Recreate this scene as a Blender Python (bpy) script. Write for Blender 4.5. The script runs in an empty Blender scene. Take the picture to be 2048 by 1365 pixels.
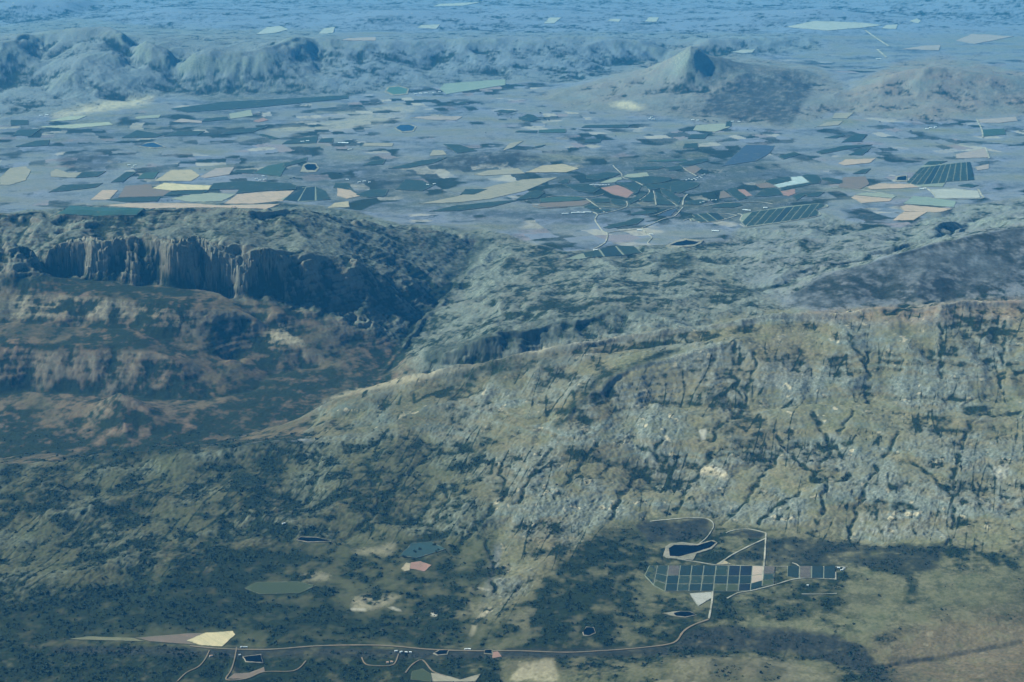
import bpy, math, random
import numpy as np
from mathutils import Vector
from mathutils.geometry import delaunay_2d_cdt

# ------------------------------------------------------------------ camera
H = 7000.0                       # flying height over the farm valley, metres
PITCH = math.radians(18.5)
F = 682.5 / math.tan(math.radians(12.5))     # focal length in photo pixels (2048 x 1365)
CP, SP = math.cos(PITCH), math.sin(PITCH)
f32 = np.float32

scene = bpy.context.scene
COL = scene.collection

def ray(px, py):
    """Direction through a photo pixel: (X/Y, fall per metre of Y)."""
    a = (np.asarray(px, float) - 1024.0) / F
    b = (np.asarray(py, float) - 682.5) / F
    fw = CP - b * SP
    return a / fw, (SP + b * CP) / fw

def at_height(px, py, z):
    u, t = ray(px, py)
    Y = (H - np.asarray(z, float)) / t
    return u * Y, Y

def to_pixel(X, Y, Z):
    dep = Y * CP - (Z - H) * SP
    up = Y * SP + (Z - H) * CP
    return 1024.0 + F * X / dep, 682.5 - F * up / dep

# ------------------------------------------------------------------ noise
_ang = np.random.RandomState(7).uniform(0, 2 * np.pi, 256)
GX, GY = np.cos(_ang).astype(f32), np.sin(_ang).astype(f32)

def _hash(ix, iy, seed):
    n = ix * np.uint32(374761393) + iy * np.uint32(668265263) + np.uint32((seed * 1442695041) & 0xffffffff)
    n = (n ^ (n >> np.uint32(13))) * np.uint32(1274126177)
    return n ^ (n >> np.uint32(16))

def perlin(x, y, seed=0):
    x = np.asarray(x, f32); y = np.asarray(y, f32)
    x0 = np.floor(x); y0 = np.floor(y)
    fx = x - x0; fy = y - y0
    ix = x0.astype(np.int32).astype(np.uint32); iy = y0.astype(np.int32).astype(np.uint32)
    one = np.uint32(1)
    def g(jx, jy, dx, dy):
        h = _hash(jx, jy, seed) & np.uint32(255)
        return GX[h] * dx + GY[h] * dy
    a = g(ix, iy, fx, fy); b = g(ix + one, iy, fx - 1, fy)
    c = g(ix, iy + one, fx, fy - 1); d = g(ix + one, iy + one, fx - 1, fy - 1)
    sx = fx * fx * fx * (fx * (fx * 6 - 15) + 10)
    sy = fy * fy * fy * (fy * (fy * 6 - 15) + 10)
    a = a + sx * (b - a); c = c + sx * (d - c)
    return (a + sy * (c - a)) * f32(1.5)

def fbm(x, y, lam, octs, seed, gain=0.5):
    s = np.zeros_like(x); amp = 1.0
    for i in range(octs):
        s += f32(amp) * perlin(x / f32(lam) + f32(13.7 * i), y / f32(lam) - f32(7.3 * i), seed + i)
        amp *= gain; lam *= 0.5
    return s

def smooth(a, b, x):
    t = np.clip((x - a) / (b - a), 0, 1)
    return t * t * (3 - 2 * t)

def boxblur(a, ry, rx, times=2):
    a = a.astype(np.float64)
    for _ in range(times):
        for ax, r in ((0, ry), (1, rx)):
            if r < 1: continue
            p = np.concatenate([np.repeat(np.take(a, [0], ax), r + 1, ax), a, np.repeat(np.take(a, [-1], ax), r, ax)], ax)
            c = np.cumsum(p, ax)
            n = a.shape[ax]
            a = (np.take(c, range(2 * r + 1, 2 * r + 1 + n), ax) - np.take(c, range(0, n), ax)) / (2 * r + 1)
    return a.astype(f32)

def inpoly(px, py, poly):
    r = np.zeros(px.shape, bool)
    P = np.asarray(poly, float)
    x0, y0 = P.min(0); x1, y1 = P.max(0)
    m = (px >= x0) & (px <= x1) & (py >= y0) & (py <= y1)
    if not m.any(): return r
    qx = px[m]; qy = py[m]; s = np.zeros(qx.shape, bool)
    n = len(P)
    for i in range(n):
        ax, ay = P[i]; bx, by = P[(i + 1) % n]
        if ay == by: continue
        c = ((ay > qy) != (by > qy)) & (qx < (bx - ax) * (qy - ay) / (by - ay) + ax)
        s ^= c
    r[m] = s
    return r

def linedist(px, py, line, reach):
    """Distance in pixels to a polyline, capped at reach."""
    D = np.full(px.shape, reach, f32)
    L = np.asarray(line, float)
    m = (px > L[:, 0].min() - reach) & (px < L[:, 0].max() + reach) & (py > L[:, 1].min() - reach) & (py < L[:, 1].max() + reach)
    if not m.any(): return D
    qx = px[m].astype(f32); qy = py[m].astype(f32); d = np.full(qx.shape, reach, f32)
    for (ax, ay), (bx, by) in zip(L[:-1], L[1:]):
        vx, vy = bx - ax, by - ay
        t = np.clip(((qx - f32(ax)) * f32(vx) + (qy - f32(ay)) * f32(vy)) / f32(vx * vx + vy * vy + 1e-9), 0, 1)
        d = np.minimum(d, np.hypot(qx - f32(ax) - t * f32(vx), qy - f32(ay) - t * f32(vy)))
    D[m] = d
    return D

# ------------------------------------------------------------------ the land grid: a fan, finer near the viewer
NC, NR = 1640, 1700
U = np.linspace(-0.54, 0.54, NC)
_d = np.linspace(35.5, 4.6, 4000)
_w = np.cumsum(.75 + 1.9 * np.exp(-((_d - 16.2) / 2.4) ** 2)); _w = (_w - _w[0]) / (_w[-1] - _w[0])   # rows crowd where the cliffs stand
DEP = np.radians(np.interp(np.linspace(0, 1, NR), _w, _d))
YR = H / np.tan(DEP)                       # row distances, 9.8 km .. 87 km

def grid_index(X, Y):
    c = (X / Y - U[0]) / (U[1] - U[0])
    r = np.interp(-np.arctan2(H, Y), -DEP, np.arange(NR))
    r = np.where(np.arctan2(H, Y) > DEP[0], -1.0, np.where(np.arctan2(H, Y) < DEP[-1], NR * 1.0, r))
    return r, c

def bil(A, r, c):
    r = np.clip(r, 0, A.shape[0] - 1.001); c = np.clip(c, 0, A.shape[1] - 1.001)
    i = r.astype(np.int32); j = c.astype(np.int32)
    fr = (r - i).astype(f32); fc = (c - j).astype(f32)
    return (A[i, j] * (1 - fr) + A[i + 1, j] * fr) * (1 - fc) + (A[i, j + 1] * (1 - fr) + A[i + 1, j + 1] * fr) * fc

# ------------------------------------------------------------------ ridge, rim, foot and river lines: (photo x, photo y, height m)
SUN_AZ, SUN_EL, SUN_STR, SKY_STR, EXPOSURE = -80.0, 41.0, 5.0, .05, .9
HAZE_COL, HAZE_ABS, HAZE_DENS = (.04, .285, .64), (0, .5, 1), .60e-5 / .64
C_GRASS = ((.095, .104, .050), (.182, .164, .092), (.030, .044, .016))
C_LUSH = ((.004, .011, .002), (.046, .056, .014))
C_HAZE_QUILT = (.125, .158, .222)  # ground tone with the blue of distant haze painted into the land
C_ROCK = ((.066, .082, .066), (.175, .188, .152))
C_RED = ((.27, .155, .095), (.185, .115, .080))
C_BUSH = ((.003, .008, .002), (.014, .024, .006))
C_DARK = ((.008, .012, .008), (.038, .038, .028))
C_PALE = (.37, .31, .20)
C_SAND = (.40, .36, .28)
FLAT_POLYS = []
FLAT_LINES = []

LINES = [
 # near scrub hills under the picture's lower edge, then the road valley
 [(-500,1600,380),(600,1600,330),(1300,1600,560),(2600,1600,620)],
 [(-400,1440,120),(300,1440,110),(800,1440,90),(1100,1440,200),(1400,1420,330),(1700,1440,360),(2048,1440,420),(2500,1440,450)],
 [(-400,1365,10),(0,1365,5),(700,1365,0),(1000,1365,40),(1200,1345,90),(1380,1330,130),(1560,1335,150),(1700,1350,160),(1900,1340,150),(2048,1320,170),(2500,1300,180)],
 [(-400,1310,-20),(0,1300,-30),(450,1300,-35),(900,1305,-35),(1130,1305,-30),(1300,1295,-25),(1450,1290,-30),(1600,1305,-20),(1740,1330,0),(1860,1318,20),(2048,1278,60),(2500,1240,80)],
 [(1380,1262,0),(1500,1250,10),(1620,1262,15),(1760,1275,40),(1900,1250,50),(2048,1225,80)],
 [(-400,1230,0),(0,1210,0),(300,1200,-10),(500,1190,-20),(720,1190,-20),(950,1190,-10),(1100,1200,20)],
 [(500,1120,-5),(700,1105,0),(850,1085,5),(940,1120,0)],
 [(1000,1250,0),(1150,1230,20),(1300,1215,15)],
 # orchard flat by the reservoir
 [(1300,1133,10),(1400,1133,10),(1550,1133,14),(1700,1136,20)],[(1310,1190,5),(1450,1190,5),(1690,1168,16)],
 [(1200,1055,45),(1300,1055,25),(1430,1050,25),(1540,1068,30),(1640,1085,35),(1760,1090,50),(1900,1085,80),(2048,1105,110),(2500,1100,140)],
 [(1330,1105,12),(1430,1092,14)],[(1850,1160,60),(2048,1170,90)],
 # rounded bouldery rise, lower left
 [(-500,975,170),(-200,950,190),(0,930,200),(180,905,210),(330,895,215),(450,888,220),(600,880,230),(720,876,240),(850,880,250)],
 [(-300,1080,70),(0,1060,70),(250,1050,60),(500,1030,60),(640,1020,60)],
 # main mountain: crest, bench, foot
 [(640,806,180),(700,778,290),(780,758,420),(850,746,520),(900,737,570),(1000,716,680),(1100,690,780),(1200,676,850),(1300,664,910),(1380,652,960),(1450,640,1010),(1550,618,1100),(1600,624,1080),(1650,630,1060),(1700,617,1110),(1800,611,1130),(1880,607,1130),(1960,600,1140),(2048,591,1160),(2300,575,1200),(2700,560,1250)],
 [(1200,708,700),(1300,700,760),(1390,690,830),(1480,668,930)],
 [(1480,682,930),(1380,702,880),(1300,722,810),(1240,750,740),(1200,778,680),(1160,800,620),(1110,840,540)],
 [(1290,702,810),(1210,728,740),(1150,758,655),(1115,796,560),(1095,836,465),(1070,868,390),(1045,902,330),(1010,985,190),(985,1060,90)],
 [(1060,745,640),(1075,780,570),(1060,810,500),(1050,840,440)],
 [(930,760,490),(900,800,390),(870,850,300)],
 [(1300,805,490),(1400,812,500),(1490,815,500),(1600,805,520),(1700,800,530),(1850,795,560),(2048,790,590),(2500,780,640)],
 [(1200,920,300),(1350,930,270),(1500,930,280),(1700,930,290),(1900,930,320),(2100,930,340)],
 [(640,985,110),(760,995,110),(880,1000,120)],[(760,1075,20),(860,1050,50)],
 [(1080,1000,160),(1130,1090,60),(1060,1180,20)],
 # hidden ground behind the main crest
 [(640,828,-350),(720,795,-340),(790,772,-290),(860,762,-200),(960,745,-80),(1060,722,50),(1160,703,150),(1260,688,230),(1350,674,290),(1450,656,340),(1550,636,400),(1650,648,430),(1800,628,430),(1960,616,440),(2300,592,480),(2700,572,500)],
 # canyon floor (river) from the plain to the lower left
 [(975,462,120),(950,500,60),(915,555,-20),(880,600,-80),(835,652,-150),(800,692,-230),(780,735,-310),(720,795,-340),(640,828,-350),(560,852,-360),(480,872,-365),(400,892,-370),(340,902,-380)],
 [(340,902,-380),(200,908,-380),(80,905,-385),(0,915,-390),(-400,930,-400)],
 # gorge wall under the plateau
 [(850,690,100),(890,684,220),(950,680,300),(1050,660,380),(1110,645,410),(1170,630,430),(1240,622,450),(1310,628,460),(1370,642,440)],
 [(960,600,220),(1100,575,300),(1250,575,380),(1400,600,420),(1500,590,430)],
 [(1020,510,200),(1130,512,160),(1290,495,110),(1330,497,100),(1390,486,100)],
 [(1200,545,250),(1340,545,300),(1440,540,320),(1520,520,300)],
 [(1330,525,180),(1390,535,190)],
 [(1430,568,250),(1500,580,270),(1560,575,290)],
 # dark rounded hill
 [(1575,612,420),(1585,585,500),(1620,562,580),(1680,540,680),(1750,522,790),(1820,502,880),(1900,480,950),(2000,462,1010),(2100,450,1040),(2500,420,1050)],
 [(1600,545,330),(1700,520,420),(1830,484,520),(1950,455,560),(2100,430,580)],
 [(1780,575,600),(1760,600,500)],[(1905,545,700),(1900,590,500)],[(1850,540,760),(1830,590,560)],
 # rough uplands between that hill and the plain
 [(1450,500,120),(1560,462,110),(1640,420,50),(1700,440,90),(1760,450,110),(1800,452,130),(1850,430,120),(1950,398,120),(2048,392,160),(2500,380,200)],
 [(1500,520,330),(1600,480,300),(1700,470,330),(1780,480,420),(1900,440,420),(2048,420,420),(2500,400,450)],
 [(1960,400,90),(1945,440,200),(1900,480,330)],
 # escarpment: far edge, rim and foot
 [(-500,432,1200),(0,430,1230),(60,422,1250),(120,428,1240),(160,420,1260),(200,424,1250),(290,418,1270),(340,414,1280),(380,420,1250),(450,417,1260),(510,420,1230),(570,414,1230),(640,420,1040),(700,432,820),(760,445,630),(820,455,450),(900,462,300)],
 [(-500,414,10),(0,412,10),(300,404,10),(570,402,10),(700,418,10),(800,435,20),(900,445,30),(1000,452,40),(1130,470,50)],
 [(-500,490,1180),(0,486,1210),(90,478,1240),(160,476,1250),(245,468,1290),(300,466,1310),(350,472,1300),(400,478,1280),(450,482,1240),(500,492,1180),(560,500,1100),(600,505,1010),(660,505,880),(700,496,770),(750,510,610),(790,540,430),(830,560,280)],
 [(-500,545,720),(0,546,690),(100,552,680),(240,560,660),(330,566,620),(400,574,560),(480,580,560),(560,586,500),(620,588,460),(690,590,400),(740,585,340),(790,595,180)],
 [(245,462,1200),(238,500,900),(236,545,680)],[(382,470,1180),(378,510,880),(385,550,610)],
 [(725,505,880),(760,560,440),(780,600,130)],
 [(600,612,380),(690,620,300),(740,632,180),(800,660,-60)],
 # benches and cliffs left of the river
 [(-500,580,670),(0,578,660),(120,585,640),(230,596,620),(330,604,580),(400,612,520),(480,622,420),(560,628,320),(640,632,220),(720,650,50)],
 [(-500,650,330),(0,645,330),(150,650,310),(280,660,280),(350,672,230),(400,690,140),(430,710,40),(480,712,0)],
 [(-500,690,270),(0,690,265),(100,694,255),(230,697,240),(310,700,220),(350,715,130),(380,735,20)],
 [(-500,790,-200),(0,785,-210),(60,780,-220),(200,792,-250),(330,800,-280),(430,800,-300)],
 [(-500,850,-320),(0,845,-320),(100,872,-345),(160,888,-355)],
 [(70,705,200),(80,740,0),(70,780,-220)],[(180,702,220),(190,745,0),(185,785,-240)],[(300,705,190),(290,750,-40),(300,795,-270)],
 # red pyramid hill by the river
 [(225,782,-10),(245,780,40),(262,792,0),(275,820,-150),(280,870,-320)],
 [(245,780,40),(190,815,-130),(150,855,-300)],[(255,786,20),(300,820,-140),(330,860,-300),(340,885,-365)],
 [(235,815,-70),(245,840,-170),(250,870,-290)],[(205,840,-190),(200,870,-300)],[(295,850,-230),(300,875,-330)],
 # small pale pyramid
 [(555,668,110),(558,692,0)],[(525,690,0),(585,690,10)],
 [(510,665,60),(545,648,200),(562,643,220),(582,660,120),(605,685,20),(625,705,-70)],[(562,643,220),(500,695,-20),(450,745,-220)],
 [(640,730,-220),(560,745,-250),(500,790,-310)],
 [(700,690,-100),(780,700,-200)],
 # farm plain
 [(-500,400,10),(0,398,10),(500,396,10),(800,410,10),(1050,425,20),(1200,460,60),(1300,455,55),(1400,440,45),(1640,405,40),(1800,430,70),(2048,372,110),(2500,350,140)],
 [(-500,360,0),(300,360,0),(800,365,0),(1200,380,15),(1500,375,15),(1800,370,30),(1950,360,50)],
 [(-500,300,0),(0,300,0),(500,300,0),(760,330,0)],[(1100,340,5),(1300,300,0),(1700,300,10),(2048,300,40),(2500,300,60)],
 [(-500,260,0),(300,250,0),(700,260,0),(1000,260,0),(1300,262,0),(1600,265,0),(2000,265,20)],
 [(840,322,10),(880,312,80),(960,308,120),(1020,302,150),(1060,310,110),(1110,322,10)],[(900,340,0),(1000,338,0)],
 [(110,312,25),(190,306,35)],
 # long left range
 [(-500,95,1147),(-100,92,1192),(0,88,1192),(60,66,1284),(110,62,1302),(170,52,1376),(225,52,1376),(270,70,1266),(360,88,1147),(420,92,1101),(480,98,1009),(560,78,1147),(620,70,1118),(660,74,1026),(700,86,871),(800,84,779),(900,80,779),(1000,76,734),(1100,74,688),(1200,74,642),(1340,84,513),(1450,78,384),(1550,76,310),(1650,72,100)],
 [(-500,60,80),(0,54,80),(200,38,80),(400,62,80),(560,58,80),(700,64,60),(1000,60,60),(1300,66,40),(1550,64,20)],
 [(-500,245,20),(0,235,10),(60,225,30),(100,215,70),(170,215,60),(230,205,60),(330,190,60),(420,186,20),(560,190,15),(700,188,10),(820,178,15),(900,165,15),(1000,158,15),(1150,162,10),(1250,145,15),(1340,125,15),(1500,108,15),(1640,100,15)],
 [(280,78,1192),(230,98,1026),(190,112,899),(140,128,779),(110,160,458),(100,195,150)],[(190,112,899),(235,140,596),(240,180,248)],
 [(60,66,1238),(90,100,825),(80,132,642),(20,165,321),(-20,205,80)],[(80,132,642),(85,185,150)],
 [(360,90,1101),(330,110,825),(300,135,550),(300,170,248)],[(480,98,990),(440,130,642),(400,165,248)],
 [(560,80,1101),(500,115,642),(450,130,384)],[(620,72,1082),(640,110,567),(640,150,285)],
 [(270,110,596),(260,150,310)],[(400,100,825),(370,130,384),(345,175,120)],
 [(900,82,734),(880,110,384),(870,140,150)],[(1000,78,696),(1030,105,440),(1060,140,130)],[(1180,78,605),(1170,105,348),(1160,140,100)],
 # sharp-peaked mountain and its shoulders
 [(1060,196,30),(1130,182,120),(1200,166,260),(1260,148,430),(1310,130,640),(1345,108,920),(1368,93,1220),(1384,82,1430),(1410,97,1180),(1450,112,920),(1500,130,660),(1560,136,560),(1620,144,450),(1690,180,130)],
 [(1150,215,5),(1230,226,5),(1300,228,10),(1430,246,10),(1500,250,10),(1590,254,10),(1680,222,30)],
 [(1384,82,1430),(1350,140,640),(1300,180,260)],[(1395,92,1250),(1420,150,520),(1440,200,160)],
 [(1100,170,15),(1250,130,20),(1380,108,20),(1500,112,20),(1640,130,20),(1720,140,30)],
 [(1560,136,560),(1580,180,260)],
 # flat-topped mountain
 [(1690,186,130),(1720,172,330),(1760,152,560),(1800,140,720),(1840,132,820),(1890,130,820),(1930,138,720),(1990,146,600),(2048,158,470),(2150,180,250),(2300,200,60)],
 [(1700,225,15),(1800,238,15),(1900,238,20),(2000,228,20),(2150,230,30),(2400,235,30)],
 [(1840,132,820),(1830,160,520),(1800,195,220)],[(1890,130,820),(1900,165,460),(1960,205,140)],
 [(1760,135,60),(1850,116,60),(1950,120,60),(2100,145,50),(2400,180,40)],
 # distant plain and hills on the skyline side
 [(-500,35,40),(0,42,40),(60,44,40),(130,36,30),(200,14,20),(400,10,20),(700,10,20),(1000,8,10),(1400,8,10),(1800,30,30),(2048,40,30),(2500,45,40)],
 [(-500,-6,520),(0,-2,520),(40,4,480),(80,-4,520),(130,2,400),(180,-4,300)],[(90,0,420),(70,20,250)],[(140,2,380),(150,20,160)],
 [(1700,4,40),(1800,-4,200),(1900,-8,380),(2048,-14,560),(2500,-20,700)],
 [(640,34,60),(720,26,260),(800,20,420),(880,24,300),(960,30,100)],[(980,26,120),(1060,18,320),(1120,24,160)],[(1430,30,80),(1540,20,320),(1640,16,420),(1720,24,200)],[(240,26,60),(330,20,260),(430,24,200),(520,30,60)],
 [(-500,-26,20),(400,-12,20),(1000,-14,20),(1600,-16,20),(2500,-34,20)],
]
# ------------------------------------------------------------------ outlines read off enlarged views of the photo
VIEWS = {'A': (0, 0, 2.9257), 'B': (674, 0, 2.9257), 'C': (1348, 0, 2.9257), 'D': (0, 440, 2.9257), 'E': (674, 440, 2.9257),
         'G': (1348, 440, 2.9257), 'I': (0, 899, 2.9257), 'J': (674, 899, 2.9257), 'Q': (1348, 899, 2.9257),
         'K': (1300, 1020, 4.5511), 'L': (1340, 300, 5.6889), 'M': (1060, 300, 5.6889), 'R': (700, 1040, 5.6889), 'P': (0, 0, 1)}
def view(v, pts):
    ox, oy, s = VIEWS[v]
    return [(ox + x / s, oy + y / s) for x, y in pts]

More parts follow.
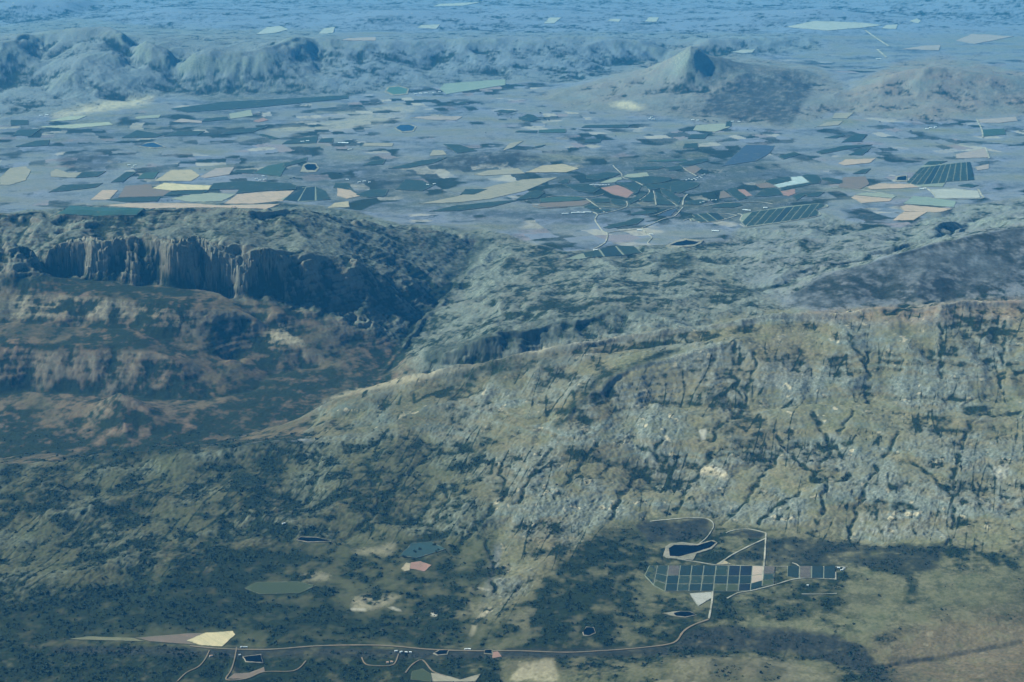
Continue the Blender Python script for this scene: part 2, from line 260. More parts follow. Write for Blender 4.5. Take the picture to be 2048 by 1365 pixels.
# kind, view, label, outline
FIELDS = [
 # --- plain behind the escarpment
 ('straw','A','tan stubble field above the bright straw field behind the escarpment',[(905,1062),(1000,998),(1120,995),(1170,1030),(1120,1062)]),
 ('straw_bright','A','bright straw coloured field behind the escarpment cliffs',[(890,1105),(960,1072),(1130,1085),(1240,1087),(1222,1113),(1000,1118)]),
 ('orange','A','small orange tan field tapering beside a grey plot',[(528,1172),(600,1115),(692,1115),(640,1172)]),
 ('fallow_warm','A','greyish tan ploughed plot between two straw fields',[(690,1158),(735,1090),(885,1080),(895,1108),(1005,1120),(955,1150)]),
 ('orange','A','broad peach stubble field beside the fan shaped orchard',[(1390,1140),(1560,1124),(1722,1118),(1655,1178),(1480,1195),(1310,1195)]),
 ('orange','A','long peach strip along the back edge of the escarpment',[(600,1205),(760,1192),(1100,1192),(1300,1205),(1640,1196),(1560,1226),(1250,1217),(850,1222)]),
 ('straw_grey','A','dull tan rounded field beside the dark bushy knoll',[(0,1040),(60,985),(150,975),(182,1000),(150,1058),(60,1085),(0,1085)]),
 ('straw_grey','A','tan curved field under the dark bushy knoll',[(292,1012),(330,990),(400,1013),(480,1010),(440,1043),(300,1037)]),
 ('orchard','A','dark orchard rectangle next to the tan curved field',[(442,1045),(486,1011),(620,1005),(572,1036)]),
 ('orchard','A','dark slanting orchard strip beside the white farmyard track',[(650,1070),(740,1008),(800,1008),(722,1066)]),
 ('orchard','A','thin dark ragged orchard with a stepped outline',[(285,1128),(370,1085),(520,1080),(602,1075),(560,1099),(400,1120)]),
 ('orchard','A','dark green strip cutting through the orange plots',[(620,1172),(720,1160),(940,1155),(920,1182),(740,1186)]),
 ('orchard','A','dark green strip just under the bright straw field',[(960,1147),(990,1127),(1226,1116),(1180,1138)]),
 ('orchard','A','large dark orchard joining the bright straw field to the fan shaped orchard',[(1226,1114),(1248,1076),(1440,1062),(1700,1076),(1738,1090),(1730,1111),(1560,1119),(1380,1136),(1400,1110)]),
 ('crop_green','A','long dark blue green field at the very back of the escarpment edge',[(332,1254),(410,1206),(560,1216),(842,1221),(800,1262),(560,1268)]),
 ('pinkish','A','pinkish stubble strip behind the tan stubble field',[(1170,1036),(1262,987),(1372,980),(1342,1024),(1200,1045)]),
 ('orchard','A','dark narrow orchard beside the pinkish stubble strip',[(1362,1012),(1382,998),(1502,995),(1480,1019)]),
 ('orchard_mid','A','mottled green orchard beside the pale rimmed pond',[(1480,1016),(1560,975),(1690,950),(1660,1000),(1640,1035)]),
 ('orchard','A','dark orchard rectangle with rows above the pale rimmed pond',[(1650,985),(1660,960),(1800,922),(1795,945)]),
 ('orchard_mid','A','green orchard patch left of the white farmhouses',[(800,1050),(840,1015),(930,1008),(900,1050)]),
 ('fallow','A','grey fallow block with faint rows under the peach field',[(1000,1165),(1120,1140),(1240,1130),(1380,1140),(1300,1180),(1120,1185)]),
 ('orchard','A','small dark block at the tip of the orchard belt',[(1950,1100),(1960,1075),(2046,1075),(2046,1115)]),
 ('straw','A','straw field with a pale heap behind the escarpment trees',[(1915,1220),(1960,1190),(2040,1180),(2046,1215)]),
 # --- upper part of that plain
 ('orchard','A','square dark block at the foot of the domed range',[(62,705),(165,705),(165,734),(64,738)]),
 ('orchard','A','dark wedge below the square block at the domed range',[(76,795),(102,766),(240,756),(182,800)]),
 ('orchard','A','dark stepped orchard in the lee of the pale slope',[(92,860),(212,826),(292,822),(282,854),(140,862)]),
 ('orchard','A','dark flat triangle beside the small blue pond',[(712,810),(800,765),(962,792),(900,808)]),
 ('orchard','A','long dark wedge across the pale grazing plain',[(960,800),(1040,770),(1200,770),(1150,795)]),
 ('orchard','A','dark strip with a rounded pink neighbour',[(1180,715),(1200,697),(1330,686),(1345,703)]),
 ('orchard','A','long dark wedge pointing towards the pale plain',[(1280,792),(1340,770),(1572,741),(1480,777)]),
 ('orchard','A','thin dark bar sloping down across the pale plain',[(1500,790),(1542,788),(1640,814),(1602,819)]),
 ('orchard','A','dark field with white sheds along its edge',[(1650,846),(1682,826),(1862,796),(1850,840)]),
 ('orchard','A','small dark square ending the shed row',[(1862,836),(1882,813),(1950,811),(1950,836)]),
 ('pale_field','A','pale strip under the domed range slope',[(270,715),(400,682),(510,680),(450,704)]),
 ('pale_field','A','thin cream strip below the pale slope strip',[(205,745),(640,716),(662,733),(420,755)]),
 ('fallow','A','grey plot with a white curved track at one end',[(790,690),(830,680),(942,674),(930,692),(802,700)]),
 ('pinkish','A','pink and grey strip in the middle of the upper plain',[(1010,716),(1060,697),(1182,710),(1180,723)]),
 ('red_field','A','small rounded red field at the end of a dark strip',[(1480,711),(1540,691),(1572,705),(1512,718)]),
 ('fallow','A','grey green square beside the rounded red field',[(1340,668),(1470,645),(1480,680),(1350,698)]),
 ('orchard','A','very long thin dark belt under the hazy range',[(1000,640),(1300,600),(2040,560),(2040,580),(1500,632),(1100,660)]),
 # --- far pale fields
 ('cream','A','large cream field on the distant plain past the domed range',[(1500,205),(1560,161),(1640,155),(1690,175),(1610,196)]),
 ('cream','A','small cream field at the end of the domed range skyline',[(1865,200),(1890,171),(1960,160),(1948,196)]),
 ('cream','B','cream rhombus on the skyline above the rocky ridge',[(1210,140),(1240,106),(1315,105),(1270,140)]),
 ('cream','B','thin cream field beyond the rocky ridge, first of the pair',[(1580,125),(1600,114),(1665,115),(1650,130)]),
 ('cream','B','bright cream field beyond the rocky ridge near the sharp peak',[(1800,130),(1825,103),(1885,105),(1870,131)]),
 ('cream','B','striped cream field behind the dark end of the rocky ridge',[(470,165),(490,149),(605,145),(580,172)]),
 ('pinkish','B','long pinkish field in the gap behind the range',[(25,240),(60,226),(230,220),(225,241)]),
 ('cream','B','very long thin cream field near the top of the view',[(560,40),(600,26),(850,14),(740,36)]),
 ('cream','C','bright oval clearing on the slope behind the sharp peak',[(330,308),(390,295),(478,290),(460,310),(400,314)]),
 ('cream','C','wide pale field on the hazy plain past the sharp peak',[(650,160),(820,125),(1100,135),(1220,150),(1100,165),(900,182)]),
 ('cream','C','pale block beside the wide pale field in the haze',[(1215,170),(1240,150),(1310,145),(1300,172)]),
 ('cream','C','small white clearing with hazy buildings near the skyline',[(1380,125),(1420,110),(1445,125),(1430,138)]),
 ('pinkish','C','rose tan field on the distant plain under the straight road',[(1335,290),(1460,270),(1560,265),(1550,298)]),
 ('pinkish','C','long rose tan field on the hazy plain behind the flat topped mountain',[(1650,240),(1740,200),(1990,215),(1760,260)]),
 # --- middle of the plain
 ('crop_pale','B','grid of pale green plots under the rocky ridge',[(600,520),(625,492),(985,466),(985,500),(640,554)]),
 ('orchard','B','small dark lens shaped field on the pale middle plain',[(690,611),(722,600),(780,597),(742,613)]),
 ('pinkish','B','pale pink strip above the blue lake',[(430,690),(560,681),(735,685),(700,705),(560,705)]),
 ('orchard','B','dark flat strip on the plain near the far farmstead',[(920,655),(962,646),(1060,651),(1002,665)]),
 ('orchard','B','dark diamond beside the far farmstead trees',[(1060,700),(1112,671),(1150,676),(1192,700),(1130,716)]),
 ('orchard_mid','B','row of green squares split by white tracks',[(1180,780),(1182,763),(1340,757),(1338,780)]),
 ('orchard','B','dark strip leading into the row of green squares',[(1042,776),(1060,768),(1172,768),(1168,782)]),
 ('orchard','B','dark hedged strip beyond the row of green squares',[(1430,750),(1450,736),(1722,732),(1700,750)]),
 ('orchard','B','dark twin lobed thicket field on the tan plain',[(1425,830),(1470,818),(1550,818),(1540,838),(1450,838)]),
 ('straw_grey','B','pale tan block among grey grazing land',[(150,856),(160,839),(332,840),(320,860)]),
 ('straw_grey','B','pale tan field with a green centre by the dark orchard',[(540,915),(560,881),(622,882),(642,908)]),
 ('orchard','B','dark orchard on a slope above the low dark hill',[(622,846),(720,850),(822,886),(702,900)]),
 ('straw_grey','B','tan field with one dark hedge at the low dark hill',[(970,885),(1010,840),(1092,826),(1032,865)]),
 ('orchard','B','dark strip lying on the pale plain behind the low hill',[(1140,870),(1160,860),(1222,850),(1190,864)]),
 ('straw_grey','B','large tan apron in front of the low dark hill',[(800,1025),(880,1000),(1060,986),(1102,1018),(860,1031)]),
 ('straw','B','yellowish tan field at the foot of the low dark hill',[(1100,1012),(1200,972),(1320,961),(1417,990),(1340,1011)]),
 ('straw_grey','B','long tan tongue curving between dark orchards',[(480,1195),(700,1152),(900,1092),(1100,1052),(1290,1040),(1100,1120),(900,1166),(700,1188)]),
 ('orchard','B','dark rounded orchard on the slope of the long tan tongue',[(1050,1170),(1132,1122),(1212,1122),(1110,1170)]),
 ('orchard','B','dark arrow shaped orchard split by a white track',[(720,1142),(750,1110),(882,1110),(802,1142)]),
 ('orchard','B','dark orchard patchwork beside the peach field with the pale heap',[(340,1112),(400,1052),(500,1060),(562,1090),(500,1121)]),
 ('orchard','B','dark orchard with a dipping edge behind the escarpment end',[(110,1142),(200,1112),(302,1110),(282,1150),(180,1160)]),
 ('orchard','B','dark slab of orchard under the white farm cluster',[(0,1078),(60,1078),(115,1130),(60,1100)]),
 ('orchard','B','dark band of orchard in front of the low dark hill',[(300,990),(480,945),(640,925),(560,960),(420,985)]),
 ('orchard','B','dark block in the orchards west of the low hill',[(150,970),(200,945),(285,935),(270,965)]),
 ('orchard','B','long dark belt along the front of the long tan tongue',[(540,1240),(700,1205),(980,1178),(1060,1175),(900,1215),(700,1238)]),
 ('orange','B','tan lobed field beside the escarpment with a white heap',[(0,1150),(0,1100),(50,1100),(135,1150),(60,1165)]),
 # --- orchards round the forked white tracks
 ('orchard','M','dark leaf shaped orchard above the white shed row',[(640,330),(640,300),(880,255),(1030,275),(960,310),(770,350)]),
 ('orchard','M','dark orchard around the white shed row',[(370,400),(690,390),(740,430),(800,450),(720,495),(530,470)]),
 ('red_field','M','reddish bare field ringed by dark orchards',[(805,435),(990,405),(1090,440),(1180,490),(1110,550),(940,510)]),
 ('orchard','M','dark orchard hugging the reddish bare field',[(980,380),(1200,380),(1270,410),(1230,490),(1150,530),(1190,490),(1090,430)]),
 ('orchard','M','wide dark orchard sheet left of the forked track',[(1080,330),(1400,305),(1610,320),(1600,350),(1490,380),(1300,400),(1220,370)]),
 ('orchard','M','huge dark orchard in the crook of the forked track',[(1270,410),(1500,385),(1680,360),(1920,380),(1900,420),(1700,500),(1570,460),(1480,440),(1370,465)]),
 ('orchard','M','dark orchard triangle inside the forked white tracks',[(1440,630),(1420,480),(1470,500),(1650,630)]),
 ('orchard','M','dark orchard triangle outside the forked white tracks',[(1690,630),(1500,500),(1480,450),(1600,480),(1720,560)]),
 ('orchard','M','small dark orchard with a stubble strip below the fork',[(1250,575),(1360,490),(1410,500),(1420,590),(1290,592)]),
 ('orchard','M','pointed dark orchard between two grey plots',[(1110,600),(1250,505),(1330,500),(1240,570),(1140,620)]),
 ('orchard_mid','M','dull green orchard strip below the curving lane',[(110,560),(330,535),(560,540),(640,565),(450,590),(120,600)]),
 ('fallow_warm','M','brownish ploughed strip under the dull green orchard',[(80,640),(130,610),(460,590),(660,580),(690,600),(600,640),(200,660)]),
 ('orchard','M','dark orchard pair beside the straight white lane',[(690,570),(760,555),(900,560),(910,600),(740,610)]),
 ('orchard','M','dark orchard between the straight lane and the long hedge',[(910,590),(930,560),(1060,575),(1100,610),(1080,645),(960,630)]),
 ('orchard','M','little dark orchard wedge on the straight white lane',[(610,655),(700,620),(800,670),(680,680)]),
 ('orchard','M','thin dark orchard strip at the lane junction',[(680,685),(900,680),(940,700),(780,715)]),
 ('fallow','M','grey bare field above the big orchard sheet',[(1055,310),(1110,280),(1330,260),(1360,300),(1190,322)]),
 ('fallow_warm','M','mauve bare field next to the farm cluster track',[(1760,210),(1880,180),(1950,220),(1870,280),(1760,240)]),
 ('orchard','M','dark orchard on the bend below the mauve field',[(1530,210),(1700,180),(1750,212),(1680,235),(1580,238)]),
 ('orchard','M','long dark orchard bar behind the mauve field',[(1170,205),(1330,195),(1500,190),(1540,200),(1440,225),(1180,235)]),
 ('orchard','M','dark orchard band curving towards the purple slope',[(1650,165),(1900,110),(2030,100),(2040,130),(1840,180),(1740,180)]),
 ('orchard_mid','M','thin striped green hedge strip on the tan plain',[(1330,140),(1340,125),(1780,110),(1790,128),(1560,140)]),
 ('fallow','M','blue grey bare strip crossed by a lane above the dark sheet',[(770,385),(960,320),(1040,315),(1050,340),(1000,350),(960,375)]),
 ('orchard','M','thin dark orchard slice above the mid green strip',[(1100,745),(1250,705),(1440,695),(1450,712),(1330,740)]),
 ('blue_crop','M','deep blue green field between two white lanes',[(1440,755),(1600,690),(1690,660),(1600,755)]),
 ('orchard','M','ragged dark orchard by the stepped white track',[(830,890),(930,850),(1090,820),(1180,785),(1300,785),(1220,850),(1020,880),(900,900)]),
 ('orchard','M','dark patch on the hillside at the start of the plain',[(0,560),(0,480),(80,465),(170,490),(90,550)]),
 ('orchard','M','dark knob of orchard at the tan plain corner',[(320,380),(400,335),(450,345),(440,385)]),
 # --- plots round the white net
 ('net','L','bright white L shaped netted orchard',[(1175,405),(1385,358),(1365,318),(1500,305),(1590,375),(1370,412),(1250,437)]),
 ('orchard','L','dark orchard behind the white netted orchard',[(1080,370),(1120,345),(1340,310),(1370,318),(1385,355),(1170,400)]),
 ('orchard','L','dark strip in front of the white netted orchard',[(1250,440),(1380,415),(1590,380),(1650,385),(1470,425),(1260,465)]),
 ('orchard','L','dark wooded mass beside the white netted orchard',[(1500,300),(1560,285),(1680,290),(1720,340),(1700,385),(1620,395)]),
 ('orchard','L','dark tail of trees ending the wooded mass',[(1720,320),(1800,320),(1960,350),(1965,385),(1880,385),(1730,345)]),
 ('fallow_warm','L','pinkish grey plot bordered by white tracks',[(965,395),(1130,370),(1210,430),(1030,440)]),
 ('orchard','L','dark orchard under the pinkish grey plot',[(960,530),(1060,450),(1210,435),(1260,480),(1280,515),(1100,535)]),
 ('orchard','L','dark slanting orchard with a pink edge',[(630,465),(740,430),(790,480),(890,550),(780,580)]),
 ('red_field','L','pink strip plot lying against the slanting orchard',[(760,455),(850,455),(940,525),(870,535)]),
 ('fallow_warm','L','rounded mauve plot before the slanting orchard',[(560,560),(570,480),(610,465),(710,540)]),
 ('red_field','L','salmon field between dark orchards near the net',[(1255,475),(1420,450),(1430,500),(1350,530),(1290,520)]),
 ('orchard','L','dark oval orchard edge by the salmon field',[(1400,530),(1500,495),(1600,490),(1520,530),(1440,580)]),
 ('orchard','L','dark green field beyond the salmon field',[(1540,510),(1680,480),(1760,485),(1680,535),(1560,535)]),
 ('orchard','L','long thin dark orchard along the hedge lane',[(470,640),(640,610),(800,610),(830,640),(720,660),(480,660)]),
 ('orchard','L','dark orchard by the white houses below the big field',[(150,620),(200,590),(360,570),(430,590),(330,630)]),
 ('orchard','L','great dark field beside the farm cluster',[(0,455),(0,420),(150,390),(340,385),(320,420),(150,480),(0,500)]),
 ('blue_crop','C','big bluish purple slope field with a straight edge',[(280,975),(330,930),(420,850),(590,855),(560,900),(480,945)]),
 ('orchard','C','dark strip under the bluish purple slope field',[(610,920),(700,890),(742,905),(640,935)]),
 ('orchard','C','long dark wedge running up the right hand plain',[(830,892),(1000,855),(1162,850),(860,905)]),
 ('orchard','C','dark hooked field at the end of the long wedge',[(1020,910),(1080,880),(1152,870),(1102,911)]),
 ('orchard','C','dark cluster of plots at the foot of the flat topped mountain',[(980,836),(1060,786),(1132,790),(1092,832)]),
 ('orchard','C','dark crescent by the tan apron of the burnt mountain',[(880,810),(940,795),(1000,795),(950,812)]),
 ('straw_grey','C','pale tan square at the burnt mountain foot',[(925,696),(940,663),(1052,662),(1012,696)]),
 ('straw_grey','C','pale tan strip below the pale tan square',[(830,745),(900,715),(990,710),(960,735)]),
 ('orchard','C','small dark square at the burnt mountain corner',[(300,745),(305,715),(332,712),(335,742)]),
 ('orchard','C','dark pair of squares on the pale plain',[(52,870),(60,845),(140,840),(140,872)]),
 ('fallow','C','large grey green field left of the bluish slope',[(110,765),(130,735),(290,725),(330,745),(240,775)]),
 ('orchard','C','dark low field above the grey plain',[(80,815),(100,790),(200,788),(180,815)]),
 ('pinkish','C','pink bare field behind the combed orchard',[(1650,905),(1822,869),(1842,925),(1650,930)]),
 ('pinkish','C','pink plot beside the end of the combed orchard',[(1760,980),(1842,962),(1842,990),(1775,1000)]),
 ('pinkish','C','broad rose field at the edge of the view under the flat topped mountain',[(1770,702),(2000,686),(2012,710),(1900,722),(1800,722)]),
 ('orchard_mid','C','green rectangle edged with white tracks below the rose field',[(1805,802),(1800,762),(1932,755),(1942,790)]),
 ('orange','C','salmon dome shaped field above the half oval field',[(1130,1096),(1200,1076),(1400,1080),(1432,1100),(1150,1111)]),
 ('fallow','C','grey half of the oval field',[(1060,1143),(1100,1130),(1230,1130),(1302,1150),(1280,1163)]),
 ('orange','C','salmon half of the oval field',[(1035,1158),(1058,1146),(1278,1166),(1262,1180),(1100,1191)]),
 ('orange','C','salmon field with a rounded end above the speckled hills',[(1320,1212),(1360,1201),(1632,1225),(1560,1245),(1350,1240)]),
 ('orange','C','salmon plot closest to the speckled hills',[(1280,1292),(1342,1242),(1480,1243),(1402,1292)]),
 ('crop_pale','C','blue grey lobe above the rounded salmon field',[(1340,1195),(1400,1150),(1480,1155),(1650,1180),(1640,1215),(1500,1205)]),
 ('cream','C','pale sandy diggings beside the combed orchard',[(1500,1112),(1640,1105),(1780,1120),(1792,1160),(1530,1165)]),
 ('orchard','C','dark flat field under the combed orchard',[(1660,1090),(1720,1078),(1782,1088),(1740,1100)]),
 ('orchard','C','dark triangle at the head of the combed orchard',[(1462,970),(1490,948),(1600,945),(1540,968)]),
 ('fallow_warm','C','mauve striped field left of the small square pond',[(960,1100),(990,1040),(1120,1035),(1142,1080),(1090,1110)]),
 ('orange','C','rose plain with a soft outline behind the mauve field',[(960,960),(1000,935),(1180,930),(1150,955),(1000,970)]),
 ('orchard','C','dark lens between rose fields',[(1045,1020),(1100,995),(1152,990),(1120,1018)]),
 # --- near valley
 ('straw_bright','I','bright golden field beside the road in the near valley',[(1090,1122),(1200,1076),(1362,1065),(1377,1085),(1300,1156),(1180,1150)]),
 ('fallow_warm','I','brown tapering field joined to the bright golden field',[(790,1105),(1090,1080),(1195,1078),(1090,1124),(1150,1146),(880,1126)]),
 ('meadow_dry','I','thin olive tan sliver leading to the brown tapering field',[(400,1114),(520,1097),(780,1106),(850,1126),(700,1122)]),
 ('red_field','R','brick red field under the teal orchard',[(690,490),(800,475),(930,520),(850,590),(680,560)]),
 ('teal_crop','R','teal orchard patch with dark thickets on the valley floor',[(560,415),(640,340),(700,270),(930,255),(1090,340),(930,390),(760,440)]),
 ('straw','R','small yellow clearing touching the brick red field',[(580,560),(640,490),(690,500),(680,580),(620,590)]),
 ('crop_olive','I','bright green meadow with a scalloped lower edge',[(1430,815),(1500,780),(1740,775),(1850,800),(1750,845),(1520,850)]),
 ('fallow_warm','I','orange earth clearing beside the valley farm tracks',[(1330,1345),(1370,1315),(1460,1310),(1545,1275),(1550,1300),(1440,1345)]),
 ('straw_grey','J','ragged sandy clearing at the lower edge of the view',[(560,1362),(550,1310),(620,1320),(720,1350),(840,1315),(810,1362)]),
 ('red_field','J','small pink field beside the valley road dam',[(910,1225),(905,1190),(940,1185),(965,1215)]),
 ('crop_olive','J','round green field below the valley road',[(430,1350),(440,1300),(500,1285),(555,1320),(550,1362)]),
 ('cream','K','white earth yard under the chequered orchard',[(400,830),(360,765),(560,750),(570,800),(440,880)]),
 ('straw','K','cream sand heap where the diagonal track meets the chequered orchard',[(600,500),(670,455),(740,500)]),
]
# ponds: view, label, water outline, bank outline
PONDS = [
 ('K','dark navy reservoir with a pale earth wall',[(170,355),(220,325),(430,330),(560,290),(600,305),(540,350),(430,385),(260,430),(180,425)],[(120,420),(140,340),(190,308),(290,298),(430,315),(520,290),(580,280),(615,305),(560,360),(425,400),(390,460),(250,450),(150,440)]),
 ('K','small dark pond with a pale inlet below the chequered orchard',[(215,945),(280,930),(360,935),(415,960),(320,978),(240,970)],[(110,945),(200,932),(280,926),(370,932),(425,962),(320,984),(220,972)]),
 ('L','dark pond ringed by white earth under the striped orchards',[(-5,1090),(80,1055),(160,1040),(185,1028),(210,1040),(340,1050),(280,1080),(120,1095)],[(-50,1098),(60,1040),(170,1012),(380,1035),(350,1070),(250,1105),(0,1118)]),
 ('A','small dark oval pond with a white rim on the tan plain',[(1780,975),(1800,963),(1845,965),(1858,985),(1840,1000),(1795,998)],[(1755,1010),(1775,965),(1800,955),(1850,958),(1868,985),(1850,1008),(1800,1012)]),
 ('A','blue triangular pond on the upper plain',[(820,858),(860,842),(900,838),(958,862),(900,866)],[(812,862),(856,838),(902,833),(970,864),(900,871)]),
 ('B','sky blue lake in the middle of the plain',[(345,750),(370,735),(420,733),(455,745),(440,768),(380,772)],[(335,752),(365,732),(425,729),(468,744),(448,773),(378,777)]),
 ('B','pale green round basin with a white rim under the rocky ridge',[(290,535),(305,515),(360,510),(412,525),(405,550),(330,555)],[(278,540),(295,510),(360,503),(422,520),(414,556),(330,561)]),
 ('C','square dark pond framed in white by the combed orchard',[(1303,1058),(1308,1040),(1358,1032),(1357,1058)],[(1294,1066),(1296,1034),(1366,1025),(1365,1064)]),
 ('J','round black pond on the tussocky slope above the road',[(1440,1070),(1460,1045),(1500,1048),(1510,1075),(1475,1092),(1445,1088)],[(1436,1075),(1458,1041),(1503,1044),(1514,1078),(1476,1095),(1441,1092)]),
 ('J','small square black dam beside the valley road',[(862,1195),(868,1178),(905,1178),(908,1200)],[(858,1199),(864,1174),(909,1174),(913,1204)]),
 ('J','long black dam touching the valley road',[(570,1195),(600,1180),(650,1180),(640,1200),(590,1205)],[(560,1198),(598,1176),(656,1176),(646,1204),(588,1209)]),
 ('I','square black dam below the white farmyard',[(1425,1218),(1525,1206),(1535,1250),(1440,1242)],[(1418,1216),(1528,1201),(1541,1254),(1436,1247)]),
 ('I','thin dark dam at the foot of the bouldery rise',[(1740,530),(1760,518),(1850,520),(1930,540),(1800,543)],[(1732,534),(1758,514),(1855,516),(1940,544),(1800,547)]),
]
# orchards cut into blocks by pale tracks: view, label, outline, far edge, near edge, block count
COMBED = [
 ('C','combed dark orchard with nine white tracks across it',[(1360,1072),(1420,1008),(1460,970),(1732,952),(1760,1056),(1592,1066),(1572,1096),(1436,1094)],[(1440,985),(1740,948)],[(1330,1092),(1760,1060)],10),
 ('L','large striped dark orchard on the edge of the plain',[(790,800),(830,735),(1000,700),(1300,650),(1700,612),(1790,640),(1665,690),(1712,740),(1400,808),(1060,860),(865,880)],[(930,712),(1790,605)],[(760,890),(1660,770)],9),
 ('L','smaller striped dark orchard with a stepped track edge',[(230,790),(280,770),(250,745),(460,720),(540,730),(620,790),(500,820),(350,830)],[(180,735),(540,718)],[(330,840),(640,795)],3),
 ('M','dark orchard with crossing tracks at the lip of the plateau',[(400,1250),(560,1190),(780,1140),(1000,1095),(1180,1105),(1280,1175),(1000,1210),(800,1222),(560,1245)],[(560,1130),(1180,1085)],[(640,1260),(1290,1190)],3),
 ('A','fan shaped dark orchard split by two pale tracks',[(1640,1172),(1755,1120),(1770,1100),(1845,1095),(1905,1120),(1935,1170),(1780,1184)],[(1735,1108),(1900,1090)],[(1640,1185),(1950,1172)],3),
 ('K','tall mixed dark orchard beyond the pale strip',[(1250,610),(1250,520),(1690,520),(1680,630),(1360,625)],[(1250,518),(1690,518)],[(1245,625),(1690,628)],4),
]
